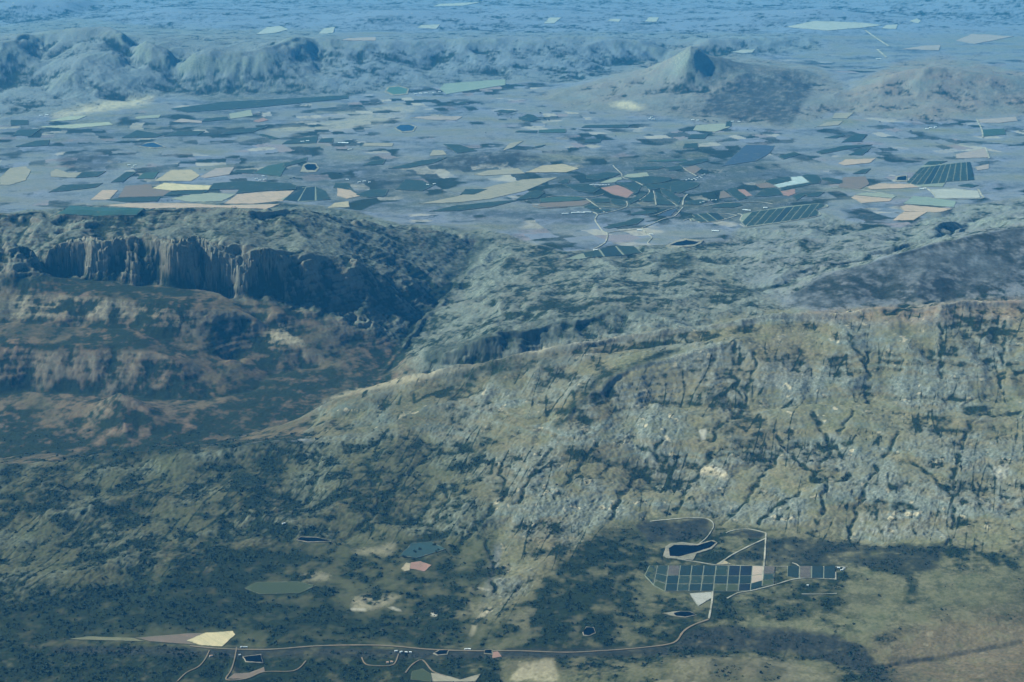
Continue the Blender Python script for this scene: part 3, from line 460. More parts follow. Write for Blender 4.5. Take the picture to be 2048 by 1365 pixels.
# chequered orchard: column edges along the far and the near side (view K), colours per cell
CHECK_FAR = [(-5,510),(65,512),(168,512),(275,512),(380,512),(490,512),(600,512),(718,515),(822,515),(932,515),(1035,518),(1140,520)]
CHECK_NEAR = [(-50,600),(30,690),(135,745),(245,745),(352,745),(460,745),(572,745),(695,745),(802,745),(912,740),(1018,700),(1125,685)]
CHECK_ROWS = (0, .40, .72, 1)
CHECK = [  # far, middle, near row by column: d dark, n near black, g green, p pale, b brown, o olive, . none
 'doo','ggo','bdd','dgg','dgd','dgd','gdo','ndo','ndn','ppd','bgo','bdo']
ROADS = [   # name, view, label, line, width
 ('road','P','tan valley road curving along the foot of the mountain',[(380,1293),(450,1299),(540,1300),(640,1293),(760,1292),(860,1300),(950,1303),(1040,1303),(1130,1306),(1200,1303),(1270,1298),(1330,1291),(1353,1283),(1366,1265),(1385,1252),(1417,1240)],17),
 ('track','K','straight cream track from the orchard down to the valley road',[(570,748),(560,860),(535,995)],17),
 ('track','K','straight white track along the chequered orchard and up the veld',[(1055,215),(1045,400),(1035,520),(1020,690)],15),
 ('track','K','diagonal cream track climbing across the veld',[(1050,265),(930,320),(800,385),(720,430),(640,490)],14),
 ('track','K','pale track under the chequered orchard towards the sheds',[(700,810),(800,760),(920,740),(1120,690),(1360,628),(1690,635)],12),
 ('track','K','thin pale track along the top of the chequered orchard',[(250,450),(430,478),(600,505),(820,512),(1040,520),(1370,520),(1800,520)],10),
 ('track','K','short pale ramp beside the tall mixed orchard',[(1295,485),(1355,515),(1352,600)],10),
 ('track','K','pale ring track around the burnt ground',[(0,110),(250,85),(450,78),(545,95),(580,150),(520,250),(450,310)],10),
 ('track','K','pale track capping the dark thicket lens',[(690,215),(760,190),(900,180),(1055,212)],10),
 ('track','K','short cream track at the white sheds',[(1690,640),(1685,570)],17),
 ('track','K','faint pale fence track in the dark veld',[(1380,770),(1550,772),(1700,765)],9),
 ('track','M','white track winding down past the lane junction to the plateau orchard',[(720,715),(765,740),(740,800),(790,880),(830,930),(880,960),(860,1050),(800,1095),(720,1135)],22),
 ('track','M','straight white lane running through the orchards to the junction',[(640,560),(740,630),(850,715)],22),
 ('track','M','white lane from the junction up past the reddish field',[(765,740),(900,715),(1090,655),(1100,590)],21),
 ('track','M','curving pale lane along the dull green orchard',[(180,545),(290,530),(540,535),(700,540),(800,520),(840,505)],18),
 ('track','M','pale lane looping along the brownish strip',[(30,630),(80,660),(200,670),(430,655)],16),
 ('track','M','white track dropping through the dark orchards to the fork',[(945,180),(970,210),(1040,275),(1060,320),(1200,365),(1360,470),(1245,580)],19),
 ('track','M','steep white arm of the forked track',[(1405,470),(1435,635)],22),
 ('track','M','slanting white arm of the forked track',[(1460,500),(1580,580),(1680,645)],22),
 ('track','M','thick white lane coming down to the hedge crossing',[(1790,510),(1750,560),(1735,635)],30),
 ('track','M','pale lane beside the deep blue green field',[(1740,655),(1640,760),(1520,790),(1380,850),(1275,890)],19),
 ('track','M','second pale lane beside the deep blue green field',[(1690,650),(1560,690),(1420,745),(1300,750)],15),
 ('track','M','white zigzag track above the ringed pond',[(1275,890),(1320,950),(1385,1000),(1340,1060),(1380,1085),(1520,1090)],19),
 ('track','M','long pale hedge lane across the orchards',[(820,645),(1000,660),(1250,658),(1500,655),(1690,650)],15),
 ('track','M','thin pale lane between the junction and the zigzag track',[(885,950),(1000,930),(1210,910)],15),
 ('track','L','white track rimming the large striped orchard',[(790,850),(870,880),(960,875),(1080,855),(1400,808),(1700,750),(1665,690),(1790,650),(1780,630)],22),
 ('track','L','white track hooking round the end of the striped orchard',[(770,730),(820,745),(800,800),(870,830),(860,880)],22),
 ('track','L','stepped white track under the smaller striped orchard',[(150,810),(220,790),(245,815),(310,805),(345,830),(500,820),(640,790),(760,750)],20),
 ('track','L','white track around the grey lobe beside the striped orchards',[(770,750),(650,730),(545,735),(560,765),(650,795)],18),
 ('track','L','pale lane arching over the hedge orchards',[(370,650),(600,610),(900,600),(1050,600),(1170,620)],20),
 ('track','L','pale lane up through the upper orchards',[(120,185),(200,245),(300,300)],18),
 ('track','C','white track along the straight field edge beside the pink bare field',[(1820,866),(1832,890),(1845,930)],34),
 ('track','C','white curling track around the sandy diggings',[(1780,1110),(1795,1140),(1790,1165),(1500,1162)],34),
 ('track','C','white track past the square pond to the diggings',[(1370,1070),(1430,1095),(1480,1105),(1530,1150)],34),
 ('track','C','white track rounding the salmon oval',[(930,1103),(1100,1115),(1290,1145)],24),
 ('road','C','straight pale road across the hazy distant plain',[(1120,180),(1190,230),(1260,275)],60),
 ('road','C','second straight pale road stub in the haze',[(1190,292),(1245,340)],60),
 ('track','C','pale field edge track climbing the grey plain',[(1770,700),(1800,760),(1808,810)],30),
 ('track','I','brown farm track dropping from the valley road',[(1225,1180),(1200,1230),(1160,1275),(1090,1310),(1035,1362)],11),
 ('track','I','brown looping track around the orange earth clearing',[(1385,1160),(1370,1240),(1350,1300),(1325,1350),(1440,1345),(1545,1305),(1720,1298),(1790,1240)],11),
 ('track','J','brown looping track at the roadside sheds',[(145,1220),(170,1260),(250,1270),(330,1262),(360,1200)],11),
 ('track','J','brown track forking away below the long dam',[(400,1310),(440,1262),(500,1235),(560,1300),(640,1330)],11),
]
# white sheds: view, shared label, group, spots, length, width, wall
SHEDS = [
 ('M','white shed in the row inside the dark leaf orchard','sheds in the orchard row',[(690,405),(715,400),(745,405),(775,402),(800,408),(830,405),(860,406),(895,402)],42,20,'white'),
 ('M','white building of the hillside farm cluster between grey fields','buildings of the hillside farm cluster',[(1780,350),(1810,340),(1840,348),(1870,335),(1905,325),(1930,310),(1960,295),(1985,285),(1890,348),(1950,322)],40,18,'white'),
 ('L','white house beside the orchard hedge below the big dark field','houses by the orchard hedge',[(345,605),(380,595),(445,580),(480,578),(520,576)],38,18,'white'),
 ('L','white packing shed on the bare ground above the large striped orchard','packing sheds above the striped orchard',[(850,690),(890,695),(1085,665)],90,34,'white'),
 ('L','long white shed standing alone on the grey green slope',None,[(515,930)],120,30,'white'),
 ('M','long white shed beside the zigzag track',None,[(1245,922)],90,34,'white'),
 ('M','small white shed at the zigzag bend',None,[(1380,968)],70,20,'white'),
 ('M','white shed at the end of the winding track by the plateau orchard',None,[(745,1145)],70,30,'white'),
 ('M','white bare earth loading shed strung along the lane junction','loading sheds at the lane junction',[(400,733),(520,722),(580,720),(650,717)],150,24,'white'),
 ('A','white farmhouse among trees on the tan plain','farmhouses on the tan plain',[(1500,1050),(1540,1035),(1550,1055),(1520,1060)],60,25,'white'),
 ('A','white farmhouse behind the dark slanting orchard','farmhouses behind the slanting orchard',[(755,970),(775,985),(790,972)],60,25,'white'),
 ('A','pale shed along the small dark square on the upper plain','sheds along the upper plain',[(1770,832),(1800,828),(2010,838),(2030,840)],80,30,'white'),
 ('A','white shed at the dark square by the domed range','sheds by the domed range',[(240,680),(275,676)],80,40,'white'),
 ('B','white shed between the tan block and the dark hill','sheds by the tan block',[(20,840),(50,841),(75,878)],110,40,'white'),
 ('B','white house in the trees west of the low dark hill','houses west of the low dark hill',[(60,1055),(130,1070),(160,1065),(190,1070),(530,1085),(570,1080)],60,25,'white'),
 ('B','pale building of the farmstead at the burnt mountain foot','farmstead at the burnt mountain foot',[(1840,690),(1850,702),(1830,700)],70,30,'white'),
 ('B','white building in the village under the rocky ridge','village under the rocky ridge',[(460,555),(490,550),(520,548),(570,545),(600,540)],90,40,'white'),
 ('C','white house below the burnt mountain','houses below the burnt mountain',[(110,705),(140,708),(340,715),(380,716)],70,30,'white'),
 ('C','white farm building among trees under the flat topped mountain','farm under the flat topped mountain',[(1480,758),(1500,752),(1530,748)],70,30,'white'),
 ('C','white shed at the bend beside the sandy diggings','sheds beside the diggings',[(1445,1110),(1465,1108)],60,30,'white'),
 ('C','white barn alone on the hazy plain at the straight road stub',None,[(1198,348)],140,60,'white'),
 ('K','white shed at the end of the chequered orchard row','sheds at the orchard end',[(1715,535),(1745,555),(1765,540)],26,12,'white'),
 ('K','small white ruin on the dark veld',None,[(1435,695)],24,12,'white'),
 ('I','small white shed by the road below the golden field','sheds below the golden field',[(1412,1162),(1428,1162),(1442,1162)],16,9,'white'),
 ('I','bright tiny house beside the square black dam',None,[(1403,1208)],18,10,'white'),
 ('I','small pink roofed farmhouse by the brown farm track',None,[(1235,1214)],28,14,'pink'),
 ('J','white roadside shed by the brown looping track','roadside sheds',[(345,1185),(375,1190),(405,1192),(430,1192)],24,11,'white'),
 ('J','tan roofed barn inside the brown looping track','barns inside the looping track',[(295,1252),(320,1248)],26,14,'pink'),
 ('J','white shed on the roadside clearing beside the square dam','sheds on the roadside clearing',[(755,1174),(775,1174)],26,12,'white'),
 ('I','pale house at the foot of the bouldery rise',None,[(1660,438)],30,14,'white'),
]
# tree clumps: view, label, group, spots, size in metres
GROVES = [
 ('B','dark tree clump beside the far farmstead','clumps by the far farmstead',[(1020,695),(1215,700),(1240,708),(1190,665),(1290,690)],70),
 ('B','lone dark tree on the pale plain','lone trees on the pale plain',[(600,680),(790,735),(1000,750),(870,780),(1630,800),(1310,745)],45),
 ('C','dark tree clump under the flat topped mountain','clumps under the flat topped mountain',[(1205,718),(1390,708),(1385,770),(1510,712),(1530,682),(1490,748),(1540,742)],70),
 ('C','dark tree clump on the grey plain by the burnt mountain','clumps on the grey plain',[(825,752),(835,690),(860,695),(1075,762),(510,790),(610,825),(470,768),(430,762)],60),
 ('C','dark tree clump along the burnt mountain farms','clumps along the burnt mountain farms',[(200,715),(230,710),(250,718),(180,705)],70),
 ('A','dark round tree behind the escarpment edge','trees behind the escarpment edge',[(980,1180),(1005,1178),(935,1070),(700,1075),(720,1072)],40),
 ('A','dark tree clump behind the farmhouses on the tan plain','clumps on the tan plain',[(1170,995),(1200,998),(1700,1048),(1720,1045),(1990,1020)],60),
 ('M','dark garden tree among the hillside farm cluster','trees of the hillside farm cluster',[(1760,360),(1820,330),(1900,310),(1965,285),(1990,310),(1860,350)],34),
 ('M','dark tree by the white shed row','trees by the white shed row',[(680,415),(730,435),(760,450),(800,445),(740,465)],34),
 ('L','dark tree in the orchard hedge line','hedge line trees',[(510,590),(545,588),(580,585),(620,582),(660,580),(700,578),(740,575),(780,570),(820,565),(860,562)],24),
 ('L','dark tree in the row behind the large striped orchard','row behind the striped orchard',[(1230,632),(1255,630),(1280,629),(1310,628),(1340,626),(1370,624)],26),
 ('L','dark bushy tree by the mauve plot','trees by the mauve plot',[(510,500),(530,520),(545,500),(520,540)],46),
 ('L','dark tree on the bare ground by the net','trees by the net',[(630,300),(490,365),(840,405),(260,490)],30),
 ('R','dark thicket in the teal orchard','thickets of the teal orchard',[(740,370),(790,340),(620,430),(720,455),(960,290),(980,370),(1010,350),(1130,300),(1170,305)],48),
 ('R','dark tree clump near the valley meadows','clumps near the valley meadows',[(300,430),(330,440),(740,800),(760,870),(770,960),(420,1110),(400,1200),(440,1190),(380,1260),(950,1300)],44),
 ('I','tall dark tree on the lower valley floor','tall trees on the lower valley floor',[(530,800),(560,790),(600,760),(620,750),(880,880),(910,870),(1000,960),(1040,975),(1075,960),(980,990),(1050,1020),(1090,1050),(1120,1060),(1400,970),(1430,960),(1340,1030),(1380,1000)],40),
 ('I','dark tree by the valley farm tracks','trees by the valley farm tracks',[(1250,1215),(1290,1220),(1320,1230),(1030,1250),(1060,1240),(1240,1290),(1300,1270),(1790,1290),(1640,1270),(1930,1290)],32),
 ('J','dark tree in the wood above the valley road','trees of the wood above the road',[(560,1085),(600,1050),(640,1040),(690,1050),(720,1070),(620,1080),(740,1050),(670,1085),(550,1100),(700,1100)],40),
]
for k, v, lab, q in FIELDS:
    FLAT_POLYS.append(view(v, q))
for v, lab, q, bk in PONDS: FLAT_POLYS.append(view(v, bk))
for v, lab, q, a, b, n in COMBED: FLAT_POLYS.append(view(v, q))
FLAT_POLYS.append(view('K', CHECK_FAR + CHECK_NEAR[::-1]))
for n_, v, lab, q, w in ROADS: FLAT_LINES.append(view(v, q))

COVER = [
 ('dark',view('K',[(-140,140),(0,110),(250,95),(440,85),(540,95),(570,160),(500,250),(270,285),(180,290),(0,300)]),.9,2,.3),
 ('dark',view('K',[(700,235),(760,200),(880,185),(1040,215),(1020,255),(860,262)]),.9,2,.3),
 ('dark',view('K',[(730,490),(820,400),(1040,275),(1030,510)]),.55,2,.2),
 ('bush',view('K',[(390,470),(420,400),(640,320),(860,350),(620,490)]),.35,2,.2),
 ('dark',view('K',[(1060,510),(1070,220),(1360,250),(1880,310),(1980,430),(1700,500)]),.6,4,.5),
 ('pale',view('P',[(500,277),(580,241),(700,221),(860,197),(812,240),(785,252),(650,276)]),0.4,6,1),
 ('pale',view('R',[(1240,780),(1400,745),(1580,765),(1610,790),(1590,825),(1420,830)]),0.5,6,1),
 ('pale',view('R',[(0,1040),(0,870),(200,850),(640,855),(560,900),(400,980),(250,1040)]),0.75,6,1),
 ('pale',view('R',[(880,1100),(930,920),(1300,900),(1590,960),(1420,1130),(1200,1160)]),0.4,6,1),
 ('pale',view('I',[(1720,745),(1770,715),(1880,710),(1950,745),(1900,775),(1770,775)]),0.6,6,1),
 ('sand',view('R',[(0,1035),(0,1000),(190,1010),(190,1045)]),.6,2,.5),
 ('sand',view('R',[(400,1000),(520,985),(570,1020),(600,1050),(540,1040)]),.6,2,.5),
 ('sand',view('R',[(920,1060),(1000,1060),(990,1100),(930,1105)]),.7,2,.5),
 ('sand',view('R',[(1440,765),(1610,780),(1590,820),(1500,800)]),.5,2,.5),
 ('pale',view('R',[(700,1120),(810,1085),(770,1150),(720,1150)]),.8,2,.5),
 ('pale',view('R',[(300,310),(430,240),(590,260),(540,340),(480,440),(300,420),(0,400),(0,330)]),.5,5,1),
 ('pale',view('J',[(760,1095),(800,1000),(850,950),(905,915),(915,940),(860,985),(830,1010),(790,1100)]),.8,3,.6),
 # orchard country and hedged ground on the plain
 ('bush',[(1060,330),(1250,300),(1480,290),(1560,330),(1660,380),(1640,420),(1480,450),(1350,440),(1180,420),(1060,400)],.6,14,1),
 ('bush',[(380,330),(620,310),(820,340),(900,380),(980,400),(850,430),(700,425),(640,390),(500,360)],.45,14,1),
 ('bush',[(-200,240),(200,225),(500,215),(560,260),(380,300),(100,310),(-200,320)],.35,14,1),
 ('bush',[(850,420),(1150,400),(1220,440),(1100,470),(980,460)],.35,10,1),
 ('bush',[(560,300),(760,290),(840,320),(700,340)],.3,10,1),
 # burnt flank of the sharp peak, with its straight fire line; painted shade on the flat-topped mountain
 ('dark',[(1400,230),(1412,200),(1440,178),(1470,165),(1500,150),(1540,156),(1575,146),(1628,162),(1632,172),(1608,208),(1582,254),(1545,250),(1515,238),(1470,246),(1430,232)],.72,4,.9),
 ('bush',[(1390,120),(1440,112),(1520,130),(1640,145),(1640,170),(1480,165),(1420,190),(1395,160)],.5,8,1),
 ('dark',[(1320,212),(1400,190),(1420,215),(1440,240),(1380,240),(1310,228)],.5,10,1),
 ('dark',[(1920,140),(2048,160),(2200,200),(2048,228),(1980,225),(1930,180)],.4,12,1),  # flat-topped mountain's side away from the sun, shade painted dark
 ('dark',[(840,322),(880,308),(960,304),(1020,298),(1060,306),(1120,322),(1060,335),(900,342)],.75,8,1),
 ('dark',[(110,312),(180,302),(240,318),(245,335),(190,345),(120,335)],.6,6,1),
 ('dark',[(700,330),(840,318),(900,342),(860,380),(760,390),(690,360)],.45,12,1),
 ('bush',[(210,95),(330,70),(480,80),(660,75),(650,110),(560,150),(440,190),(330,185),(300,150)],.25,14,1),
 ('bush',[(360,175),(620,150),(700,190),(420,215)],.5,10,1),
 ('pale',[(110,225),(230,195),(320,190),(300,208),(200,225),(90,245)],.7,5,1),
 ('pale',[(1040,195),(1200,165),(1330,110),(1380,95),(1390,130),(1300,200),(1220,212)],.18,10,1),
 ('pale',[(1200,212),(1250,200),(1300,215),(1270,222)],.7,3,1),
 ('bush',[(1640,175),(1700,190),(1640,235),(1590,245)],.2,6,1),
 # dark hill and its neighbours
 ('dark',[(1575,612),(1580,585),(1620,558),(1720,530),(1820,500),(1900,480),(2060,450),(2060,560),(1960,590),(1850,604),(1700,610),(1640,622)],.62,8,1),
 ('dark',[(1860,562),(1890,552),(1912,560),(1915,600),(1880,605),(1855,590)],.9,4,1),
 ('bush',[(1320,510),(1380,500),(1395,530),(1340,545),(1315,535)],.8,6,1),
 ('bush',[(1430,562),(1500,578),(1600,562),(1590,572),(1500,586),(1460,590),(1440,580)],.8,3,.6),
 ('bush',[(1050,640),(1150,615),(1300,600),(1360,630),(1300,640),(1150,648),(950,690),(860,700)],.45,8,1),
 # escarpment and canyon
 ('bush',[(0,548),(130,552),(260,566),(380,580),(400,592),(300,600),(150,590),(0,576)],.9,4,.6),
 ('bush',[(380,575),(480,560),(560,590),(700,610),(760,560),(800,580),(780,640),(700,640),(560,615)],.7,10,1),
 ('bush',[(60,690),(220,672),(310,668),(330,700),(200,702),(70,704)],.9,4,.8),
 ('pale',[(10,585),(140,590),(200,600),(330,612),(420,630),(370,668),(300,650),(180,640),(20,640)],.45,6,1),
 ('bush',[(0,650),(120,645),(240,660),(60,685),(0,685)],.6,8,1),
 ('pale',[(520,660),(565,645),(585,660),(620,695),(560,690),(500,705),(480,720)],.7,4,.8),
 ('red',[(70,705),(330,705),(340,790),(430,800),(380,840),(330,880),(250,890),(150,880),(90,800)],.55,8,1),
 ('bush',[(490,745),(560,740),(690,735),(800,740),(760,760),(640,800),(480,880),(340,892),(440,810)],.85,8,1),  # canyon side facing away: its shade painted as bush cover
 ('bush',[(0,860),(70,840),(140,880),(230,895),(100,905),(0,925)],.95,6,1),
 ('bush',[(70,790),(90,790),(70,880),(30,850)],.8,6,1),
 ('bush',[(180,893),(330,885),(460,880),(600,878),(560,892),(380,905),(180,935),(100,920)],.85,5,1),
 ('bush',[(0,930),(60,925),(40,960),(0,980)],.8,6,1),
 ('bush',[(960,470),(985,480),(940,540),(900,590),(850,650),(810,700),(770,690),(820,640),(870,580),(910,520)],.7,5,1),
 ('bush',[(850,692),(960,672),(1060,655),(1180,640),(1300,640),(1180,668),(1050,696),(900,728),(850,736)],.6,4,1),  # gorge wall: shade painted in as dark bush colour
 # main mountain
 ('bush',[(900,745),(1000,715),(1200,690),(1330,690),(1300,705),(1180,700),(1080,735),(960,770),(850,800),(760,800)],.75,10,1),
 ('bush',[(1330,700),(1400,690),(1330,715),(1240,745),(1180,790),(1120,860),(1100,850),(1150,790),(1220,740)],.9,6,1),
 ('bush',[(640,806),(760,770),(860,755),(900,790),(980,860),(860,876),(660,880)],.4,14,1),
 ('sand',[(1100,690),(1200,678),(1290,668),(1285,676),(1190,688),(1110,702),(900,738),(850,750)],.25,4,.6),
 ('red',[(1620,622),(1800,610),(2048,592),(2048,650),(1800,650),(1560,640)],.7,10,1),
 ('pale',[(640,806),(700,776),(850,745),(1000,716),(1110,690),(1120,697),(1010,724),(860,757),(710,790)],.5,3,.6),
 ('pale',[(1480,680),(1380,702),(1300,722),(1240,750),(1180,800),(1215,785),(1290,742),(1400,712)],.35,6,1.5),
 ('pale',[(1420,930),(1450,945),(1460,960),(1400,945)],.9,3,1), ('sand',[(1425,932),(1452,942),(1448,952)],.6,2,1),
 ('sand',[(1400,858),(1418,862),(1414,880),(1402,882)],.6,2,1),('sand',[(1980,935),(2020,925),(2015,960),(2000,960)],.4,2,1),
 ('bush',[(1612,950),(1640,955),(1645,970),(1620,966)],1,2,.6),('bush',[(1700,880),(1680,885),(1690,895),(1712,888)],1,2,.6),
 ('bush',[(1670,1010),(1780,1003),(1840,1012),(1780,1022),(1700,1020)],.8,4,.8),('bush',[(1920,812),(1975,810),(1980,822),(1945,835)],.9,3,.8),
 ('pale',[(1500,1040),(1620,1010),(1850,1030),(1900,1060),(1880,1085),(1700,1080),(1560,1060)],.18,12,1.5),
 ('red',[(640,806),(850,750),(1100,695),(1290,668),(1290,700),(1100,720),(900,770),(700,800)],.45,8,1.5),
 ('red',[(1150,800),(1300,740),(1480,690),(1620,640),(1640,760),(1450,790),(1250,820)],.3,14,1.5),
 # near valley
 ('clear',[(1800,1275),(1900,1250),(2048,1230),(2300,1220),(2300,1400),(1790,1400),(1775,1330)],.7,24,2),
 ('clear',[(1330,1318),(1430,1310),(1600,1322),(1680,1350),(1690,1400),(1320,1400)],.6,10,1.5),
 ('clear',[(1690,1165),(1815,1140),(2300,1150),(2300,1230),(1800,1240),(1690,1235)],.45,12,1.5),
 ('clear',[(1010,1320),(1120,1312),(1130,1400),(1000,1400)],.7,6,1),
 ('bush',[(1180,1062),(1250,1042),(1330,1038),(1430,1040),(1440,1055),(1330,1090),(1300,1130),(1200,1150),(1120,1150),(1180,1110)],.65,10,1),
 ('dark',[(1530,1075),(1700,1085),(1770,1090),(1850,1088),(1890,1085),(1880,1140),(1830,1150),(1700,1130),(1550,1128)],.6,8,1),
 ('bush',[(1720,1092),(1900,1085),(1880,1130),(1835,1150),(1840,1210),(1800,1215),(1810,1150),(1740,1150)],.8,6,1),
 ('bush',[(1900,1088),(1960,1115),(2048,1110),(2048,1125),(1950,1122),(1890,1105)],.7,4,1),
 ('bush',[(1290,1195),(1420,1215),(1560,1180),(1690,1165),(1690,1235),(1560,1245),(1440,1240),(1300,1215)],.7,8,1),
 ('pale',[(1700,1170),(1800,1140),(1815,1160),(1810,1220),(1700,1235),(1690,1200)],.15,6,1),
 ('dark',[(1720,1250),(1900,1232),(2400,1215),(2400,1420),(1740,1420)],.3,14,2),
 ('pale',[(1880,1160),(2048,1160),(2048,1250),(1880,1235)],.12,10,1),
 ('dark',[(1380,1262),(1440,1252),(1560,1256),(1650,1264),(1720,1290),(1760,1330),(1780,1365),(1740,1365),(1700,1335),(1600,1310),(1480,1300),(1360,1300),(1330,1310)],.95,6,.8),
 ('dark',[(900,1298),(1340,1296),(1360,1306),(1200,1312),(900,1312)],.5,4,.6),
 ('red',[(1720,1300),(1800,1255),(1920,1225),(2048,1205),(2300,1200),(2300,1420),(1760,1420)],.4,26,2.5),
 ('red',[(1850,1290),(2048,1250),(2300,1240),(2300,1420),(1850,1420)],.45,26,2.5),
 ('dark',[(1790,1315),(1900,1305),(2048,1275),(2048,1290),(1900,1318),(1800,1335)],.6,4,.6),
 ('pale',[(1340,1320),(1420,1312),(1500,1316),(1600,1325),(1660,1345),(1680,1365),(1330,1365)],.3,10,2),
 ('pale',[(1030,1330),(1110,1315),(1120,1365),(1020,1365)],.5,6,1),
 ('bush',[(1420,1318),(1500,1322),(1480,1365),(1410,1365)],.6,6,1),
 ('bush',[(1520,1320),(1580,1340),(1560,1365),(1500,1365)],.6,6,1),
 ('bush',[(-300,1180),(100,1180),(250,1150),(300,1130),(420,1150),(520,1200),(680,1200),(700,1230),(930,1240),(960,1290),(700,1280),(470,1265),(200,1270),(100,1290),(-300,1300)],.95,14,1),
 ('bush',[(-300,1290),(140,1285),(300,1292),(420,1302),(700,1305),(1000,1310),(1010,1400),(-300,1400)],.97,8,1),
 ('bush',[(200,1135),(350,1120),(480,1130),(560,1150),(480,1175),(300,1190)],.6,10,1),
 ('bush',[(830,1150),(900,1140),(1010,1130),(1020,1150),(960,1165),(840,1170)],.8,6,1),
 ('bush',[(940,1010),(1000,1030),(990,1130),(960,1150),(960,1080)],.6,8,1),
 ('dark',[(100,1292),(430,1296),(1000,1300),(1340,1293),(1340,1312),(1000,1318),(430,1316),(100,1306)],.85,4,.6),
 ('pale',[(1050,1210),(1100,1200),(1180,1240),(1160,1275),(1050,1270),(1000,1240)],.45,8,1),
]
# ------------------------------------------------------------------ smooth land through those lines
def solve_base():
    pts = []
    for L in LINES:
        P = np.asarray(L, float)
        for a, b in zip(P[:-1], P[1:]):
            n = max(2, int(np.hypot(b[0] - a[0], b[1] - a[1]) / 1.2))
            t = np.linspace(0, 1, n, endpoint=False)[:, None]
            # blend in plan so a line keeps its true course on the ground
            xa, ya = at_height(*a); xb, yb = at_height(*b)
            pts.append(np.concatenate([xa + (xb - xa) * t, ya + (yb - ya) * t, a[2] + (b[2] - a[2]) * t], 1))
    P = np.concatenate(pts)
    r, c = grid_index(P[:, 0], P[:, 1])
    r /= (NR - 1); c /= (NC - 1)
    ok = (r >= 0) & (r <= 1) & (c >= 0) & (c <= 1)
    r, c, z = r[ok], c[ok], P[ok, 2]
    A = None
    for k in (24, 12, 6, 3, 2):
        nr, nc = NR // k, NC // k
        ii = np.round(r * (nr - 1)).astype(int); jj = np.round(c * (nc - 1)).astype(int)
        S = np.zeros((nr, nc)); N = np.zeros((nr, nc))
        np.add.at(S, (ii, jj), z); np.add.at(N, (ii, jj), 1)
        fix = N > 0
        if A is None:
            A = np.full((nr, nc), 50.0)
        else:
            rr = np.linspace(0, A.shape[0] - 1, nr)[:, None]; cc = np.linspace(0, A.shape[1] - 1, nc)[None]
            A = bil(A, rr + 0 * cc, cc + 0 * rr).astype(np.float64)
        A[fix] = S[fix] / N[fix]
        y = H / np.tan(np.interp(np.linspace(0, NR - 1, nr), np.arange(NR), DEP))
        dy = np.abs(np.gradient(y)); dx = y * (U[-1] - U[0]) / nc
        wx = (1 / dx ** 2)[:, None]; wy = (1 / dy ** 2)[:, None]
        ri, ci = np.indices((nr, nc))
        for it in range(160 if k > 3 else 110):
            for par in (0, 1):
                up = np.concatenate([A[:1], A[:-1]]); dn = np.concatenate([A[1:], A[-1:]])
                lf = np.concatenate([A[:, :1], A[:, :-1]], 1); rt = np.concatenate([A[:, 1:], A[:, -1:]], 1)
                new = (wy * (up + dn) + wx * (lf + rt)) / (2 * wx + 2 * wy)
                m = ((ri + ci) % 2 == par) & ~fix
                A[m] += 1.55 * (new - A)[m]
    return boxblur(A.astype(f32), 1, 2, 2)

BASE = solve_base()
KR = (BASE.shape[0] - 1) / (NR - 1); KC = (BASE.shape[1] - 1) / (NC - 1)

def base_at(X, Y):
    r, c = grid_index(X, Y)
    return bil(BASE, r * KR, c * KC)

X = (U[None, :] * YR[:, None]).astype(f32)
Y = np.repeat(YR[:, None], NC, 1).astype(f32)
Z0 = base_at(X, Y)
PX0, PY0 = to_pixel(X, Y, Z0)
PX0 = PX0.astype(f32); PY0 = PY0.astype(f32)

